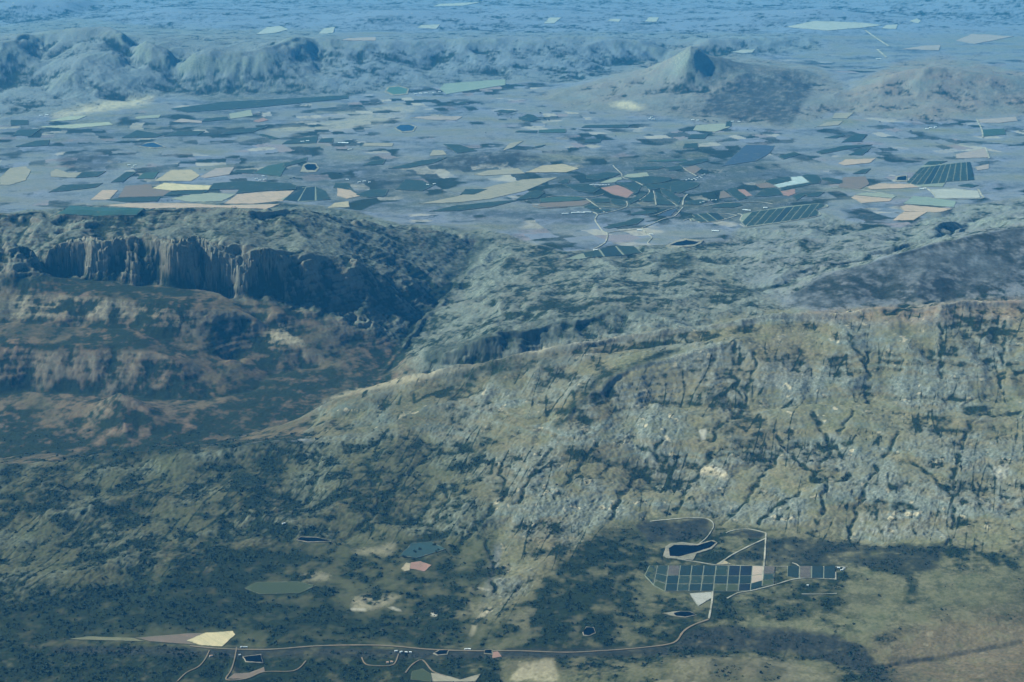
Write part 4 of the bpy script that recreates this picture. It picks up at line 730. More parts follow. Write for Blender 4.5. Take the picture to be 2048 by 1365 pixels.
# ------------------------------------------------------------------ regions: name, outline, ruggedness, knobbly rock, strata
REGIONS = [
 ('cone', [(1060,197),(1200,158),(1300,120),(1380,80),(1430,92),(1520,118),(1640,135),(1695,180),(1680,220),(1590,257),(1430,250),(1300,230),(1150,217)], .5,.5,.4),
 ('table', [(1690,185),(1740,150),(1800,125),(1870,115),(1950,125),(2048,145),(2600,170),(2600,240),(2000,232),(1850,242),(1700,230),(1680,220)], .5,.5,.5),
 ('range', [(-700,60),(0,50),(60,44),(150,34),(300,50),(480,60),(650,60),(690,80),(680,120),(620,192),(420,195),(330,195),(230,215),(0,242),(-700,260)], .62,.9,.4),
 ('ridge', [(690,78),(900,62),(1200,62),(1450,68),(1640,66),(1640,102),(1400,112),(1330,120),(1250,147),(1150,166),(1000,162),(850,174),(700,192),(620,192),(680,120)], .62,.9,.3),
 ('escarpment', [(-700,425),(0,425),(280,406),(570,404),(700,420),(800,448),(965,455),(960,500),(900,570),(830,650),(800,690),(700,640),(560,604),(400,580),(240,564),(0,549),(-700,545)], .8,.8,.5),
 ('canyon', [(-700,545),(0,549),(240,564),(400,580),(560,604),(700,640),(800,690),(850,745),(640,806),(600,875),(400,893),(150,908),(0,932),(-700,980)], .26,.2,.2),
 ('plateau', [(965,455),(1130,505),(1320,490),(1450,480),(1480,560),(1570,612),(1550,618),(1300,662),(1100,690),(850,748),(800,690),(830,650),(900,570),(960,500)], .85,.9,.4),
 ('dark_hill', [(1570,612),(1575,590),(1620,558),(1800,504),(2000,458),(2600,420),(2600,580),(1960,598),(1700,617),(1640,628)], .3,.25,.2),
 ('uplands', [(1450,480),(1480,455),(1640,424),(1700,440),(1800,455),(1900,415),(2048,392),(2600,375),(2600,420),(2000,458),(1800,504),(1620,558),(1575,590),(1570,612),(1480,560)], .8,.9,.2),
 ('main', [(640,806),(850,745),(1100,688),(1300,660),(1550,615),(1960,596),(2600,560),(2600,1110),(2048,1108),(1900,1088),(1760,1085),(1540,1060),(1430,1040),(1230,1045),(1180,1080),(1050,1190),(1000,1240),(960,1240),(1000,1100),(950,950),(1000,880),(850,876),(640,880),(600,875)], .6,.95,.4),
 ('rise', [(-700,980),(0,932),(150,908),(400,893),(640,880),(850,876),(1000,880),(950,950),(1000,1060),(940,1080),(700,1080),(560,1090),(300,1190),(0,1235),(-700,1265)], .6,.9,.25),
 ('dell', [(-700,1265),(0,1235),(300,1190),(560,1090),(700,1080),(940,1080),(1000,1060),(960,1240),(1000,1240),(1050,1190),(1180,1080),(1230,1045),(1430,1040),(1540,1060),(1760,1085),(1900,1088),(2048,1108),(2700,1130),(2700,1240),(2048,1225),(1760,1265),(1380,1258),(1330,1290),(900,1296),(450,1290),(0,1290),(-700,1310)], .14,.1,.1),
 ('scrubland', [(-900,1310),(0,1290),(450,1290),(900,1296),(1330,1290),(1380,1258),(1760,1265),(2048,1225),(2900,1230),(2900,2600),(-900,2600)], .3,.3,.3),
 ('distance', [(-900,-400),(2900,-400),(2900,70),(2048,60),(1700,64),(1300,62),(690,62),(480,50),(300,50),(150,34),(0,50),(-900,60)], .06,.0,0),
]
RID = np.full(X.shape, len(REGIONS), np.int8)      # last id: the farm plain
for k in range(len(REGIONS) - 1, -1, -1):
    RID[inpoly(PX0, PY0, REGIONS[k][1])] = k
def region_field(vals, plain, blur=6):
    v = np.array(list(vals) + [plain], f32)[RID]
    return boxblur(v, blur, blur, 2)
AMP = region_field([r[2] for r in REGIONS], .035)
KNOB = region_field([r[3] for r in REGIONS], .0)
STRA = region_field([r[4] for r in REGIONS], .0)
RIX = {r[0]: i for i, r in enumerate(REGIONS)}

# ground levelled under the fields, ponds and tracks
FLAT = np.zeros(X.shape, f32)
for q in FLAT_POLYS:
    FLAT[inpoly(PX0, PY0, q)] = 1
for q in FLAT_LINES:
    FLAT[linedist(PX0, PY0, q, 6) < 5.5] = 1
FLAT = smooth(.1, .6, boxblur(FLAT, 5, 4, 2))
KEEP = 1 - .97 * FLAT
AMP = AMP * KEEP; KNOB = KNOB * KEEP; STRA = STRA * KEEP

# ------------------------------------------------------------------ relief: warp, ridges, gullies, knobs, ledges
FOOT = Y / f32(1539)                               # metres per picture pixel across
def lod(lam): return smooth(1.3, 3.0, lam / FOOT)

def world_grad(A):
    du = U[1] - U[0]
    gu = np.gradient(A, axis=1) / f32(du)
    gr = np.gradient(A, axis=0); dyr = np.gradient(YR)[:, None].astype(f32)
    gx = gu / Y
    return gx, gr / dyr - (X / Y) * gx

W1 = perlin(X / 1300, Y / 1300, 11) * 95 + perlin(X / 420, Y / 420, 12) * 55 + perlin(X / 150, Y / 150, 13) * 20
W2 = perlin(X / 1300, Y / 1300, 14) * 95 + perlin(X / 420, Y / 420, 15) * 55 + perlin(X / 150, Y / 150, 16) * 20
aw = np.clip(AMP * 1.25, 0, 1); fl_ = region_field([{'escarpment': 1., 'canyon': .4, 'plateau': .6}.get(r[0], 0) for r in REGIONS], 0)
W1 *= aw; W2 *= aw
W2 += fl_ * (130 * perlin(X / 900, Y / 900, 29) + 135 * perlin(X / 400, Y / 420, 17) + 26 * perlin(X / 150, Y / 210, 18) + 12 * perlin(X / 66, Y / 80, 19) + 10 * perlin(X / 30, Y / 34, 20))
Z = base_at(X + W1, Y + W2)
W2 += fl_ * (17 * perlin(X / 95, Z / 75, 26) + 10 * perlin(X / 45, Z / 32, 27) + 24 * perlin(X / 900, Z / 55, 28))
Z = base_at(X + W1, Y + W2)
del W1, W2
gx, gy = world_grad(boxblur(Z, 4, 4, 1))
SLOPE0 = np.hypot(gx, gy)

def gullies(lam, seed, strength):
    """Branching gullies that run down the slope (phase waves across the fall line)."""
    x = X / f32(lam); y = Y / f32(lam)
    x0 = np.floor(x); y0 = np.floor(y)
    nrm = strength * smooth(.02, .35, SLOPE0) / (SLOPE0 + f32(1e-4))
    dx = -gy * nrm; dy = gx * nrm
    va = np.zeros_like(x); wt = np.zeros_like(x)
    for i in range(-1, 2):
        for j in range(-1, 2):
            h = _hash((x0 + i).astype(np.int32).astype(np.uint32), (y0 + j).astype(np.int32).astype(np.uint32), seed)
            hx = (h & np.uint32(1023)).astype(f32) / 1023; hy = ((h >> np.uint32(10)) & np.uint32(1023)).astype(f32) / 1023
            px = x - x0 - i - hx; py = y - y0 - j - hy
            w = np.exp(-2.2 * (px * px + py * py))
            va += np.cos(f32(2 * np.pi) * (px * dx + py * dy)) * w; wt += w
    return (va / wt - 1) * .5                       # 0 on spurs and flats, -1 in gully beds

big = fbm(X, Y, 1500, 2, 21)
D = AMP * (95 * (0.45 - np.abs(big) * 1.6))
D += AMP * 34 * perlin(X / 560, Y / 560, 24)
for lam, a, sd, st in ((760, 110, 31, 1.0), (360, 32, 32, 1.1), (170, 10, 33, 1.1)):
    D += AMP * a * lod(lam) * gullies(lam, sd, st) * smooth(.05, .3, SLOPE0) * (.55 + .9 * np.clip(perlin(X / 1700, Y / 1700, sd + 60) + .4, 0, 1))
# knobs of bare rock standing in rows along the strike
ca, sa = math.cos(math.radians(72)), math.sin(math.radians(72))
XS = X * f32(ca) + Y * f32(sa); YS = (-X * f32(sa) + Y * f32(ca))
patch = smooth(-.35, .35, perlin(X / 900, Y / 900, 41) + .5 * perlin(X / 350, Y / 350, 42))
ROCKN = np.zeros_like(X)
for lam, a, sd in ((230, 4, 43), (115, 6, 44), (58, 7, 45), (30, 5, 46)):
    n = np.abs(perlin(XS / (lam * 1.6), YS / (lam * .85), sd))
    ROCKN += a * (0.55 - n * 1.9) * lod(lam)
ROCKN *= (.12 + .75 * patch) * (.35 + .65 * smooth(690, 830, PY0) + .5 * (PY0 < 600))
D += KNOB * ROCKN
D += KNOB * 22 * (.3 - np.abs(perlin(XS / 1300, YS / 260, 57))) * (.3 + .9 * patch)
D += (AMP + .01) * 11 * lod(80) * perlin(X / 80, Y / 80, 51)
D += np.minimum(AMP + .02, .6) * 9 * lod(40) * perlin(X / 40, Y / 40, 52)
D += np.minimum(AMP + .01, .6) * 5 * lod(22) * perlin(X / 22, Y / 22, 55)
D += (1 - FLAT) * (np.clip(.3 - AMP, 0, .3) / .3) * (16 * perlin(X / 1900, Y / 1900, 53) + 5 * perlin(X / 600, Y / 600, 54))
Z = Z + D
# ledges
lam = 62.0
zz = (Z + 26 * perlin(X / 700, Y / 700, 61) + .012 * X) / f32(lam)
fl = np.floor(zz); fr = zz - fl
step = fl + smooth(.25, .75, fr)
Z = Z + STRA * .62 * (step - zz) * f32(lam) * smooth(.25, .6, SLOPE0)

# carved gullies with bushes in them (photo polylines)
DRAWS = [
 [(1470,690),(1468,740),(1480,790),(1492,812)],[(1515,700),(1500,760),(1494,805)],
 [(1740,690),(1735,730),(1742,770),(1732,800)],[(1700,670),(1725,710),(1738,740)],[(1880,650),(1884,700),(1878,750)],
 [(2012,640),(2006,700),(2000,765)],[(2048,815),(1990,830),(1930,822)],[(1990,812),(1955,835),(1938,850),(1925,885),(1908,940),(1902,985),(1908,1040),(1898,1090)],
 [(1700,950),(1655,965),(1640,960)],[(1655,965),(1642,1000),(1650,1020)],[(1755,1000),(1820,1010),(1835,1015)],
 [(1555,870),(1610,930),(1632,945)],[(1275,885),(1330,915)],[(1485,820),(1440,850),(1420,880)],
 [(1000,935),(1015,960),(1005,1000),(975,1030),(930,1080)],[(880,955),(900,990),(870,1035)],[(735,935),(745,965),(770,995)],
 [(850,905),(800,960),(770,1000),(730,1045),(690,1075)],[(1520,1045),(1555,1010),(1600,985)],[(630,900),(632,950),(615,1000)],
 [(745,950),(758,1000),(740,1040)],[(985,1010),(960,1050),(990,1130),(985,1180)],
 [(1890,600),(1830,612),(1760,625)],
 [(1100,900),(1062,958),(1030,1010)],[(1205,878),(1150,940),(1108,1003)],[(1335,858),(1285,930),(1240,990),(1220,1040)],[(1425,900),(1380,960),(1352,1022)],
 [(1562,898),(1520,950),(1482,1010),(1440,1045)],[(1705,828),(1668,880),(1642,930)],[(1805,858),(1760,920),(1722,990),(1700,1062)],[(1830,930),(1868,960),(1900,985)],[(1620,820),(1650,870),(1690,915)],
]
DRAW = np.zeros_like(X)
jx = (perlin(X / 160, Y / 160, 71) * 9).astype(f32); jy = (perlin(X / 160, Y / 160, 72) * 6).astype(f32)
for q in DRAWS:
    d = linedist(PX0 + jx, PY0 + jy, q, 14)
    DRAW = np.maximum(DRAW, smooth(7.5, 1, d))
DRAW = DRAW * smooth(-.8, -.2, perlin(X / 210, Y / 210, 73))
Z = Z - 12 * DRAW * KEEP
Z = Z.astype(f32)

def land_at(x, y):
    r, c = grid_index(np.asarray(x, float), np.asarray(y, float))
    return bil(Z, r, c).astype(float)

def on_land(px, py):
    """Where the line of sight through a photo pixel first meets the land."""
    px = np.atleast_1d(np.asarray(px, float)); py = np.atleast_1d(np.asarray(py, float))
    ox = np.zeros(len(px)); oy = np.zeros(len(px)); oz = np.zeros(len(px))
    for k in range(len(px)):
        u, t = ray(px[k], py[k])
        c = min(max((u - U[0]) / (U[1] - U[0]), 0), NC - 1.001); j = int(c); w = c - j
        col = Z[:, j] * (1 - w) + Z[:, j + 1] * w
        gap = (H - t * YR) - col
        hit = np.nonzero(gap <= 0)[0]
        if len(hit) == 0 or hit[0] == 0: i = NR - 2 if len(hit) == 0 else 0; s = .5
        else:
            i = hit[0] - 1; s = gap[i] / (gap[i] - gap[i + 1])
        y = YR[i] * (1 - s) + YR[i + 1] * s
        ox[k], oy[k] = u * y, y
        oz[k] = col[i] * (1 - s) + col[i + 1] * s
    return ox, oy, oz
# ------------------------------------------------------------------ what grows and lies where (ground cover, with some haze and shade painted in)
gx, gy = world_grad(Z)
SL = np.hypot(gx, gy)
CURV = (Z - boxblur(Z, 5, 5, 2)) / (FOOT * f32(2.2))       # >0 crests, <0 hollows
PXV, PYV = to_pixel(X, Y, Z); PXV = PXV.astype(f32); PYV = PYV.astype(f32)
n1 = fbm(X, Y, 1100, 3, 81); n2 = fbm(X, Y, 240, 3, 84); n3 = fbm(X, Y, 75, 2, 88)
def rf(default=0.0, blur=6, **kw):
    v = [kw.get(r[0], default) for r in REGIONS]
    return region_field(v, kw.get('plain', default), blur)
rock = rf(cone=.3, table=.25, range=.25, ridge=.25, escarpment=.62, canyon=.35, plateau=.66, dark_hill=.1, uplands=.6, main=.62, rise=.5, dell=.05, scrubland=.15, distance=.05, plain=0)
rock = np.clip(rock + .55 * smooth(.35, .9, SL) * rf(1, plain=.2) + .35 * np.clip(CURV, -.6, .8) * KNOB + .3 * n2 * KNOB - .2, 0, 1)
# bare-rock sheets against grassy soil, joint lines along the strike, and thin ledges of the bedding
rock = np.clip(rock + (patch - .5) * .45 * KNOB, 0, 1)
joint = smooth(.085, .0, np.abs(perlin(XS / 1500, YS / 170, 47))) * smooth(-.5, .05, perlin(X / 700, Y / 700, 48)) * lod(30)
joint = np.maximum(joint, .8 * smooth(.07, .0, np.abs(perlin(XS / 700, YS / 75, 49))) * smooth(0, .4, perlin(X / 500, Y / 500, 50)))
zb = (Z + 30 * perlin(X / 900, Y / 900, 61) + 8 * n2)
bed = perlin(zb / 26, X / 2600 + 3, 62) + .6 * perlin(zb / 11, X / 1500 + 9, 63)
bed = bed * smooth(.12, .35, SL) * rf(main=.8, canyon=.45, escarpment=.8, plateau=.5, cone=.5, table=.8, range=.3, dark_hill=.3)
bush = rf(cone=.1, table=.12, range=.2, ridge=.3, escarpment=.4, canyon=.6, plateau=.45, dark_hill=.35, uplands=.3, main=.2, rise=.6, dell=.6, scrubland=.62, distance=.3, plain=.12)
bush = bush + .45 * n1 * rf(1, plain=.5) + .5 * n2 * rf(1, plain=.25) + .25 * n3 - .55 * np.clip(CURV, -.7, .7) * rf(1, dell=.3, plain=0) + .7 * joint * KNOB + .45 * bed
bush = smooth(-.05, 1.15, bush)
bush = np.maximum(bush, DRAW * (.55 + .6 * n3 + .3))
red = rf(cone=.25, table=.4, range=.08, ridge=.05, escarpment=.1, canyon=.5, plateau=.1, dark_hill=.15, uplands=.12, main=.16, rise=.12, dell=.1, scrubland=.15, plain=.12, distance=.1)
red = np.clip(red + .7 * n1 * red + .5 * smooth(.5, 1.1, SL) * rf(escarpment=.85, canyon=.5, main=.4), 0, 1)
rock = np.clip(rock - .4 * bed, 0, 1); red = np.clip(red + .25 * bed * (red > .1), 0, 1)
pale = smooth(.55, .9, n2 * .8 + n3 * .55 + .12) * rf(main=.8, rise=.3, dell=.35, scrubland=.4, plateau=.4, uplands=.25, range=.25, plain=.1, distance=.5)
dark = np.zeros_like(X); sand = np.zeros_like(X)
wob = (n2 * 7).astype(f32); wob2 = (n3 * 4).astype(f32)
def blob(arr, poly, val, edge=6, wobble=1.0, grain=.5):
    P = np.asarray(poly, float); e = edge
    m = (PXV > P[:, 0].min() - 25) & (PXV < P[:, 0].max() + 25) & (PYV > P[:, 1].min() - 25) & (PYV < P[:, 1].max() + 25)
    w = inpoly(PXV + wob * wobble, PYV + wob2 * wobble, poly).astype(f32)
    if edge: w = boxblur(w, max(1, int(edge * .8)), max(1, int(edge * .8)), 2)
    w = np.clip(w * (1 + grain * n2 + grain * .6 * n3), 0, 1) * val
    np.maximum(arr, np.where(m, w, 0), out=arr)
gone = np.zeros_like(X)
for kind, poly, val, edge, wobble in COVER:
    if kind == 'clear': blob(gone, poly, val, edge, wobble * 2.5, .8)
bush *= 1 - gone
for kind, poly, val, edge, wobble in COVER:
    if kind == 'clear': continue
    blob({'bush': bush, 'dark': dark, 'red': red, 'pale': pale, 'sand': sand, 'rock': rock}[kind], poly, val, edge, wobble)
# quilt of unsown and grazed land on the plain: ground cover in irregular plots, plus a painted haze tint
qa = math.radians(17)
qx = X * math.cos(qa) + Y * math.sin(qa) + 260 * perlin(X / 2400, Y / 2400, 91)
qy = -X * math.sin(qa) + Y * math.cos(qa) + 260 * perlin(X / 2400, Y / 2400, 92)
qx = qx + 40 * perlin(X / 240, Y / 240, 93); qy = qy + 40 * perlin(X / 240, Y / 240, 94)
cx = np.floor(qx / 620); h0 = _hash(cx.astype(np.int32).astype(np.uint32), np.full(X.shape, 5, np.uint32), 3)
cy = np.floor((qy + (h0 & np.uint32(255)).astype(f32) * 3) / (300 + 1.2 * ((h0 >> np.uint32(9)) & np.uint32(255)).astype(f32)))
cx = np.floor((qx + 311 * (_hash(cy.astype(np.int32).astype(np.uint32), np.full(X.shape, 8, np.uint32), 4) & np.uint32(1)).astype(f32)) / 620)
hh = _hash(cx.astype(np.int32).astype(np.uint32), cy.astype(np.int32).astype(np.uint32), 9)
T1 = (hh & np.uint32(255)).astype(f32) / 255; T2 = ((hh >> np.uint32(8)) & np.uint32(255)).astype(f32) / 255
flatland = boxblur((RID == len(REGIONS)).astype(f32) + .8 * (RID == RIX['distance']), 4, 4, 1)
streak = fbm(X / 3.2, Y, 900, 3, 95)
sown = smooth(-.25, .35, n1 + .6 * perlin(X / 3800, Y / 3800, 97)) * smooth(75, 150, PYV)
haze_quilt = np.clip(rf(range=.55, ridge=.7, distance=.8, cone=.45, table=.4, uplands=.45, plateau=.25, escarpment=.2, dark_hill=.6) + flatland * (.62 + .4 * T1 * sown + .4 * streak + .2 * n1), 0, 1)  # far ranges and plain take the haze blue in their own colour
bush = np.clip(bush, 0, 1)
bush = np.maximum(bush, flatland * np.clip(bush * .6 + .42 * streak + .15 * n2 + .1, 0, .6))
bush = np.maximum(bush, flatland * (sown + bush * .8) * smooth(.52, .6, T2 + .15 * bush) * (.55 + .25 * T1))
pale = np.maximum(pale, flatland * sown * smooth(.72, .8, T1) * (1 - smooth(.55, .65, T2)) * .5)
red = np.maximum(red, flatland * sown * smooth(.5, .56, T1) * (1 - smooth(.66, .72, T1)) * .55)
lush = rf(rise=.75, dell=.85, scrubland=.7, canyon=.95, escarpment=.5, plateau=.35, uplands=.1, main=.3, plain=.1) * smooth(3200, -2600, X) + rf(scrubland=.45, dell=.3) * smooth(-2600, 3200, X) + .12 * n1
for a in (rock, bush, red, pale, dark, sand, haze_quilt, lush): np.clip(a, 0, 1, out=a)

def colour_attr(me, name, arrs):
    at = me.attributes.new(name, 'FLOAT_COLOR', 'POINT')
    at.data.foreach_set('color', np.stack([a.ravel() for a in arrs], 1).astype(f32).ravel())

# ------------------------------------------------------------------ node helpers
def material(name):
    m = bpy.data.materials.new(name); m.use_nodes = True
    nt = m.node_tree; b = nt.nodes['Principled BSDF']
    b.inputs['Roughness'].default_value = .95
    b.inputs['Specular IOR Level'].default_value = .15
    return m, nt, b
def N(nt, typ, **kw):
    n = nt.nodes.new(typ)
    for k, v in kw.items(): setattr(n, k, v)
    return n
def mix(nt, fac, a, b):
    n = N(nt, 'ShaderNodeMix', data_type='RGBA')
    for sock, v in ((n.inputs[0], fac), (n.inputs[6], a), (n.inputs[7], b)):
        if isinstance(v, bpy.types.NodeSocket): nt.links.new(v, sock)
        elif isinstance(v, (int, float)): sock.default_value = v
        else: sock.default_value = (*v, 1)
    return n.outputs[2]
def noise(nt, scale, detail=3, vec=None, rough=.6):
    n = N(nt, 'ShaderNodeTexNoise'); n.inputs['Scale'].default_value = scale
    n.inputs['Detail'].default_value = detail; n.inputs['Roughness'].default_value = rough
    if vec is not None: nt.links.new(vec, n.inputs['Vector'])
    return n.outputs['Fac']
def ramp(nt, src, lo, hi, a=0.0, b=1.0):
    n = N(nt, 'ShaderNodeMapRange'); nt.links.new(src, n.inputs[0])
    n.inputs[1].default_value = lo; n.inputs[2].default_value = hi; n.inputs[3].default_value = a; n.inputs[4].default_value = b
    return n.outputs[0]
def mathn(nt, op, a, b):
    n = N(nt, 'ShaderNodeMath', operation=op)
    for sock, v in ((n.inputs[0], a), (n.inputs[1], b)):
        if isinstance(v, bpy.types.NodeSocket): nt.links.new(v, sock)
        else: sock.default_value = v
    return n.outputs[0]

def land_material():
    m, nt, b = material('veld_and_sandstone')
    pos = N(nt, 'ShaderNodeNewGeometry').outputs['Position']
    a1 = N(nt, 'ShaderNodeAttribute', attribute_name='cover'); a2 = N(nt, 'ShaderNodeAttribute', attribute_name='soil')
    s1 = N(nt, 'ShaderNodeSeparateColor'); s2 = N(nt, 'ShaderNodeSeparateColor')
    nt.links.new(a1.outputs['Color'], s1.inputs[0]); nt.links.new(a2.outputs['Color'], s2.inputs[0])
    fine = noise(nt, .022, 6, pos, .8); mid = noise(nt, .006, 4, pos, .65); wide = noise(nt, .0012, 3, pos)
    grass = mix(nt, ramp(nt, mid, .35, .65), C_GRASS[0], C_GRASS[1])
    grass = mix(nt, ramp(nt, fine, .42, .62, 0, .6), grass, C_GRASS[2])
    lushc = mix(nt, ramp(nt, fine, .38, .64), C_LUSH[0], C_LUSH[1])
    grass = mix(nt, a1.outputs['Alpha'], grass, lushc)
    grass = mix(nt, mathn(nt, 'MULTIPLY', a2.outputs['Alpha'], .85), grass, C_HAZE_QUILT)
    rockc = mix(nt, ramp(nt, fine, .40, .60), C_ROCK[0], C_ROCK[1])
    rockc = mix(nt, mathn(nt, 'MULTIPLY', a1.outputs['Alpha'], .55), rockc, C_LUSH[1])
    redc = mix(nt, ramp(nt, mid, .35, .65), C_RED[0], C_RED[1])
    bushc = mix(nt, ramp(nt, fine, .4, .65), C_BUSH[0], C_BUSH[1])
    darkc = mix(nt, ramp(nt, fine, .4, .7), C_DARK[0], C_DARK[1])
    def grained(sock, k=.9):
        d = mathn(nt, 'ADD', sock, mathn(nt, 'MULTIPLY', mathn(nt, 'SUBTRACT', fine, .5), k))
        return mathn(nt, 'MULTIPLY', ramp(nt, d, .18, .82), ramp(nt, sock, 0.0, .08))
    c = mix(nt, mathn(nt, 'MULTIPLY', s2.outputs[0], .8), grass, redc)
    c = mix(nt, grained(s1.outputs[0]), c, mix(nt, mathn(nt, 'MULTIPLY', s2.outputs[0], .55), rockc, redc))
    c = mix(nt, grained(s2.outputs[1]), c, C_PALE)
    c = mix(nt, grained(s1.outputs[1], 1.1), c, bushc)
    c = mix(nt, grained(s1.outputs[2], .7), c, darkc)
    c = mix(nt, grained(s2.outputs[2], .5), c, C_SAND)
    nt.links.new(c, b.inputs['Base Color'])
    return m

LAND_SETS = {   # object name: regions, label
 'cone_mountain': (['cone'], 'sharp peaked tan mountain with a burnt dark patch on its near flank', 'mountain'),
 'flat_topped_mountain': (['table'], 'reddish flat topped mountain with a gullied front beside the sharp peak', 'mountain'),
 'mountain_range': (['range'], 'long hazy mountain range with rounded domes at its open end', 'mountain range'),
 'rocky_ridge': (['ridge'], 'low hazy blue rocky ridge between the domed range and the sharp peak', 'ridge'),
 'cliff_escarpment': (['escarpment'], 'flat topped escarpment of fluted sandstone cliffs above the canyon', 'escarpment'),
 'canyon': (['canyon'], 'dark terraced canyon with cliff benches and a red pyramid hill', 'canyon'),
 'plateau': (['plateau'], 'sloping rocky plateau ending in a gorge wall above the river', 'plateau'),
 'rounded_hill': (['dark_hill'], 'dark purple rounded hill behind the long tan crest', 'hill'),
 'rocky_hills': (['uplands'], 'speckled rocky hills between the dark hill and the farm plain', 'hills'),
 'mountain_slope': (['main'], 'broad grey sandstone mountain slope rising from the orchard flat', 'mountain'),
 'boulder_slope': (['rise'], 'dark green bouldery rise in front of the canyon', 'slope'),
 'valley_floor': (['dell'], 'green valley floor with scattered farms at the mountain foot', 'valley'),
 'scrubland': (['scrubland'], 'dark scrub and tan ledges along the road in the near valley', 'scrubland'),
 'distant_plain': (['distance'], 'pale blue plain and low hills fading into the haze', 'plain'),
 'farm_plain': ([], 'wide patchwork farm plain between the canyon and the far mountains', 'plain'),
}
def build_land():
    mat = land_material()
    P = np.stack([X, Y, Z], 2).reshape(-1, 3).astype(f32)
    nx, ny = -gx, -gy
    ln = np.sqrt(nx * nx + ny * ny + 1)
    NRM = np.stack([nx / ln, ny / ln, 1 / ln], 2).reshape(-1, 3).astype(f32)
    idx = np.arange(NR * NC).reshape(NR, NC)
    q = np.stack([idx[:-1, :-1], idx[:-1, 1:], idx[1:, 1:], idx[1:, :-1]], 2)
    rid = RID[:-1, :-1]
    c1 = np.stack([rock, bush, dark, lush], 2).reshape(-1, 4)
    c2 = np.stack([red, pale, sand, haze_quilt], 2).reshape(-1, 4)
    for name, (keys, label, cat) in LAND_SETS.items():
        ids = [RIX[k] for k in keys] or [len(REGIONS)]
        f = q[np.isin(rid, ids)]
        used = np.unique(f)
        remap = np.zeros(NR * NC, np.int32); remap[used] = np.arange(len(used))
        f = remap[f]
        me = bpy.data.meshes.new(name)
        me.vertices.add(len(used)); me.vertices.foreach_set('co', P[used].ravel())
        me.loops.add(f.size); me.loops.foreach_set('vertex_index', f.ravel().astype(np.int32))
        me.polygons.add(len(f)); me.polygons.foreach_set('loop_start', np.arange(0, f.size, 4, dtype=np.int32))
        me.update(calc_edges=True)
        me.polygons.foreach_set('use_smooth', np.ones(len(f), bool))
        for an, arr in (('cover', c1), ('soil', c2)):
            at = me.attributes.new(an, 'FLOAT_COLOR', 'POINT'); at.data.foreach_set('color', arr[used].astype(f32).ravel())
        me.normals_split_custom_set_from_vertices(NRM[used])
        me.materials.append(mat)
        o = bpy.data.objects.new(name, me); COL.objects.link(o)
        o['kind'] = 'structure'; o['label'] = label; o['category'] = cat
    return mat
# ------------------------------------------------------------------ things on the land
rnd = random.Random(5)
C_VERGE = (.095, .095, .062)
def simple(name, c0, c1, scale=.05, rough=.95, detail=3, margin=False, worn=0):
    m, nt, b = material(name)
    pos = N(nt, 'ShaderNodeNewGeometry').outputs['Position']
    f = noise(nt, scale, detail, pos, .75)
    big_ = noise(nt, scale * .11, 4, pos, .7)
    c = mix(nt, ramp(nt, f, .36, .64), c0, c1)
    c = mix(nt, ramp(nt, big_, .36, .66, 0, .7), c, (c0[0] * .66 + .012, c0[1] * .70 + .012, c0[2] * .72 + .008))
    if worn:
        c = mix(nt, ramp(nt, noise(nt, .006, 5, pos, .75), .42, .62, 0, worn), c, C_VERGE)
    if margin:
        # drill lines, older and newer mowing, damp ground: bands along each plot's own direction
        oi = N(nt, 'ShaderNodeObjectInfo'); vr = N(nt, 'ShaderNodeVectorRotate', rotation_type='Z_AXIS')
        nt.links.new(pos, vr.inputs['Vector']); nt.links.new(mathn(nt, 'MULTIPLY', oi.outputs['Random'], 1.2), vr.inputs['Angle'])
        mp = N(nt, 'ShaderNodeMapping'); nt.links.new(vr.outputs[0], mp.inputs['Vector']); mp.inputs['Scale'].default_value = (.0016, .016, .002)
        band = noise(nt, 1.0, 4, mp.outputs[0], .7)
        c = mix(nt, ramp(nt, band, .40, .62, 0, .6), c, (c0[0] * .55 + .014, c0[1] * .62 + .016, c0[2] * .62 + .010))
        c = mix(nt, ramp(nt, noise(nt, .0045, 5, pos, .75), .56, .70, 0, .55), c, C_VERGE)
        at = N(nt, 'ShaderNodeAttribute', attribute_name='margin')
        e = mathn(nt, 'ADD', at.outputs['Fac'], mathn(nt, 'MULTIPLY', mathn(nt, 'SUBTRACT', noise(nt, .012, 4, pos, .7), .5), 1.3))
        c = mix(nt, ramp(nt, e, .62, .12), c, C_VERGE)
    nt.links.new(c, b.inputs['Base Color']); b.inputs['Roughness'].default_value = rough
    return m
def field_mat(*a): return simple(*a, margin=True)
